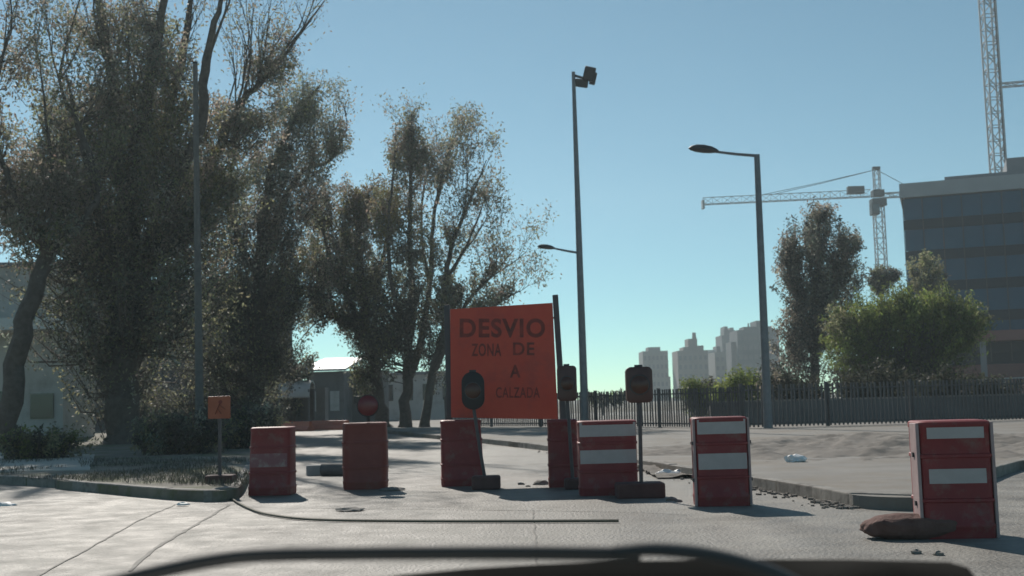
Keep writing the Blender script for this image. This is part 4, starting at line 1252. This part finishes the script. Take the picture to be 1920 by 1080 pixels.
# orange low barriers in the distance
for k, (x0, x1, yb, lab) in enumerate(((530, 583, 808, 'left one of the low orange water barriers before the bus shelter'), (587, 652, 806, 'right one of the low orange water barriers before the bus shelter'))):
    a, b_ = G(x0, yb), G(x1, yb)
    t = thing('water_barrier', (a + b_) / 2, lab, 'barrier', 'low orange barriers before the shelter')
    L = (b_ - a).length
    d_ = (b_ - a).normalized()
    nn = Vector((-d_.y, d_.x, 0))
    sec = [(-.24, 0), (-.24, .1), (-.12, .26), (-.09, .5), (.09, .5), (.12, .26), (.24, .1), (.24, 0)]
    mb = MB()
    loft(mb, [[p + nn * u_ + Vector((0, 0, v_)) for u_, v_ in sec] for p in (a, a.lerp(b_, .5), b_)])
    mb.build('body', M['orangep'], t, bevel=.02)
    for q in (.3, .7):
        p = a.lerp(b_, q)
        MB().box(p + Vector((0, 0, .515)), (.12, .1, .05)).build('filler_cap', M['red'], t)

# ------------------------------------------------------------------ small things on the ground
a, b_ = G(606, 893), G(646, 893)
t = thing('pipe_section', (a + b_) / 2, 'dark short pipe lying on the road behind the bulging barrier', 'pipe')
up = Vector((0, 0, .12))
rr = [(0.12, 0), (0.12, 1), (0.09, 1), (0.09, 0)]
mb = MB()
d_ = (b_ - a) * 1.15
ang = np.linspace(0, 2 * math.pi, 17)[:-1]
ax = d_.normalized(); sx = Vector((0, 0, 1)).cross(ax).normalized()
vs = [a + up + d_ * t_ + (sx * math.cos(q) + Vector((0, 0, 1)) * math.sin(q)) * r_ for r_, t_ in rr for q in ang]
mb.add(vs, [(i * 16 + k, i * 16 + (k + 1) % 16, ((i + 1) % 4) * 16 + (k + 1) % 16, ((i + 1) % 4) * 16 + k) for i in range(4) for k in range(16)])
mb.build('pipe', M['pipe'], t, smooth=True)
c = G(588, 893)
tag(MB().box(c + Vector((0, .1, .10)), (.30, .22, .2), rz(.2)).build('concrete_block', M['block'], bevel=.02), 'small pale concrete block at the end of the dark pipe', 'block')


def lump(name, c, size, m, label, cat, group=None, seed=0, n=2, flat=1.0, parent=None):
    bm = bmesh.new()
    bmesh.ops.create_icosphere(bm, subdivisions=n, radius=1)
    from mathutils import noise
    for v in bm.verts:
        k = 1 + 0.38 * noise.noise(v.co * 1.7 + Vector((seed * 7.3, seed, 0))) + 0.22 * noise.noise(v.co * 4 + Vector((seed, seed * 3.1, 0)))
        v.co = Vector((v.co.x * size[0] * k, v.co.y * size[1] * k, max(-0.25, v.co.z) * size[2] * k))
    me = bpy.data.meshes.new(name)
    bm.to_mesh(me); bm.free()
    me.materials.append(m)
    if n > 3:
        for p in me.polygons: p.use_smooth = True
    o = link_mesh(name, me)
    o.location = c
    return tag(o, label, cat, group)


lp_ = G(1492, 866, 0.14)
lump('plastic_litter', Vector((lp_.x, lp_.y, max(0.14, mound(lp_.x, lp_.y)) + .02)), (.17, .14, .10), M['litter'], 'crumpled white plastic bag on the dirt mound', 'litter', 'white litter', 3, 3)
lump('plastic_litter', G(1250, 890, 0.02), (.17, .1, .08), M['litter'], 'white crumpled litter at the kerb between two banded barriers', 'litter', 'white litter', 5, 3)
lump('plastic_litter', G(1272, 889, 0.02), (.10, .1, .07), M['litter'], 'tiny white scrap beside the kerb litter', 'litter', 'white litter', 8, 2)
lump('paper_scrap', G(343, 946, 0.01), (.10, .05, .03), M['litter'], 'small white scrap on road before left kerb', 'litter', 'white litter', 9, 2)
lump('paper_scrap', G(12, 948, 0.01), (.14, .06, .05), M['litter'], 'pale scrap at the left edge of the road', 'litter', 'white litter', 11, 2)
lump('paper_scrap', G(466, 900, 0.01), (.12, .08, .06), M['litter'], 'pale scrap beside the leftmost barrier', 'litter', 'white litter', 12, 2)
for k, (x, y, s, lab) in enumerate(((1015, 908, .09, 'dark stone on road between the two barriers below the sign'), (977, 908, .04, 'small stone left of the dark stone below the sign'), (658, 956, .13, 'flat dark clod on road in front of the bulging barrier'),
                                    (735, 918, .16, 'dark lump at the right foot of the bulging barrier'), (1260, 938, .06, 'small stone right of the boxy beacon base'), (990, 912, .03, 'pebble near the dark stone below the sign'),
                                    (1272, 940, .035, 'pebble right of the boxy beacon base'), (1718, 1036, .035, 'left of two pebbles before the rightmost barrier'), (1760, 1039, .035, 'right of two pebbles before the rightmost barrier'))):
    lump('stone', G(x, y, 0.01), (s * 1.3, s, s * (.22 if s > .1 else .7)), M['stone'], lab, 'stone', 'stones lying on the road', k + 1)
# kerb-side rubble strip below the right kerb: uncountable
rb = MB()
for k in range(260):
    i = random.random()
    j = i * (len(kr) - 2) * 1.0
    q = int(j)
    p = kr[q + 1].lerp(kr[min(q + 2, len(kr) - 1)], j - q) + Vector((-abs(random.gauss(0, .16)) - .02, random.uniform(-.1, .1), 0))
    s = random.uniform(.008, .03)
    rb.box(p + Vector((0, 0, s * .4)), (s * 2, s * 1.6, s), rz(random.random() * 3))
tag(rb.build('gravel', M['stone']), 'loose gravel scattered along the right kerb', 'gravel', kind='stuff')

# cable lying across the road
pts = [G(432, 934), G(446, 944), G(470, 956), G(500, 966), G(560, 975), G(640, 979), G(800, 981), G(980, 981), G(1160, 980)]
cp = [p + Vector((0, 0, .022 + roadz(p.x, p.y))) for p in catmull(pts, 6)]
tag(MB().tube(cp, .016, 6).build('cable', M['cable'], smooth=True), 'thin dark cable lying across the road before the barriers', 'cable')

# added brown lump at the right barrier, standing in for a windscreen reflection
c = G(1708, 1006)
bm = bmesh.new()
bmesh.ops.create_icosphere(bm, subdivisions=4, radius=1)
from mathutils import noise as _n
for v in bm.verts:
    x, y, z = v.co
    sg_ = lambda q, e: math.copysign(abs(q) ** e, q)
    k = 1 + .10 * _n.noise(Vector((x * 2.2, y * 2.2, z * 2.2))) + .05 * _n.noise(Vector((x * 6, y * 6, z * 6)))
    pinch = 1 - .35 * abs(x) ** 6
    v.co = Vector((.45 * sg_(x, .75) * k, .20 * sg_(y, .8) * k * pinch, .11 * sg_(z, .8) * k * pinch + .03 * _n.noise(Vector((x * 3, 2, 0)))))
me = bpy.data.meshes.new('reflection_lump')
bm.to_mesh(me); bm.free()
me.materials.append(M['reflection_brown'])
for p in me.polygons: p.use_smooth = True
refl_o = link_mesh('reflection_lump', me)
refl_o.location = c + Vector((0, -.1, .10))
refl_o.rotation_euler = (0, 0, R(-6))
tag(refl_o, 'flattened reddish-brown lump added as a windscreen reflection before the rightmost barrier', 'reflection_lump')
# grass on the left verge
n = 5000
gx, gy, gc = [], [], []
pos = []
while len(pos) < n:
    x, y = random.uniform(0, 480), random.uniform(862, 936)
    p = G(x, y, .14)
    if noise2(p.x, p.y, .35) > -0.05 and p.y > 17.3 + max(0, (-4.2 - p.x)) * .75:
        pos.append((p.x, p.y, .135))
pos = np.array(pos)
bl = np.zeros((n, 3)); bl[:, 2] = 1
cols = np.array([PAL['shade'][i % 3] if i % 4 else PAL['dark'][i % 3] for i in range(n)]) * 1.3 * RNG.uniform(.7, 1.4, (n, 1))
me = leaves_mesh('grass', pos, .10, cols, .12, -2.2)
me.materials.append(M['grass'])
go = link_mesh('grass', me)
tag(go, 'short dry grass tufts on the left verge', 'grass', kind='stuff')

# ------------------------------------------------------------------ the car the photo is taken from: bonnet and wiper
car = thing('car', (0.2, 1.3, 0), 'dark car bonnet and windscreen wiper along the bottom edge', 'car')
# bonnet: cross profile from pixel heights at distance 1.35
prof = [(640, 1100), (750, 1078), (880, 1066), (1010, 1058), (1160, 1052), (1380, 1049), (1600, 1049), (1780, 1054), (1815, 1064), (1835, 1090), (1850, 1150)]
BDIST = 1.35
top = [P(x, y, BDIST) for x, y in prof]
rings = []
for dy, dz in ((0, 0), (.25, -.035), (.55, -.10), (.8, -.2), (.88, -.36), (.86, -.62)):
    rings.append([Vector((v.x * (1 - .06 * dy), v.y + dy, v.z + dz)) for v in top])
vs = [v for r_ in rings for v in r_]
m_ = len(top)
fs = [(i * m_ + k, i * m_ + k + 1, (i + 1) * m_ + k + 1, (i + 1) * m_ + k) for i in range(len(rings) - 1) for k in range(m_ - 1)]
bon = MB().add(vs, fs).build('bonnet', M['carpaint'], car, smooth=True)
WD = 0.95
cp = [P(x, y, WD + k) for x, y, k in ((190, 1092, .03), (300, 1066, .02), (400, 1046, .01), (500, 1036, 0), (700, 1033, 0), (950, 1032, 0), (1140, 1034, 0), (1200, 1036, .01))]
cp = catmull(cp, 4)
bld = MB().tube(cp, [.0038] * len(cp), 8).build('wiper_blade', M['blackrubber'], car, smooth=True)
MB().tube([p + Vector((0, .006, -.006)) for p in cp], .0025, 6).build('rubber_lip', M['blackrubber'], bld)
ap = catmull([P(1150, 1034, WD), P(1220, 1030, WD), P(1300, 1036, WD + .02), P(1370, 1050, WD + .04), P(1450, 1075, WD + .06), P(1520, 1110, WD + .08)], 4)
MB().tube(ap, list(np.linspace(.005, .007, len(ap))), 8).build('wiper_arm', M['blackrubber'], car, smooth=True)

# ------------------------------------------------------------------ haze
hz = bpy.data.materials.new('haze_air')
hz.use_nodes = True
t = hz.node_tree
t.nodes.clear()
pv = t.nodes.new('ShaderNodeVolumePrincipled')
pv.inputs['Color'].default_value = (0.80, 0.94, 0.99, 1)
pv.inputs['Density'].default_value = 0.0006
pv.inputs['Anisotropy'].default_value = 0.4
ou = t.nodes.new('ShaderNodeOutputMaterial')
t.links.new(pv.outputs[0], ou.inputs['Volume'])
hb_ = MB().box((0, 240, 44.5), (700, 560, 92)).build('haze', hz)
tag(hb_, 'thin pale haze in the air over the whole street', 'haze', kind='stuff')
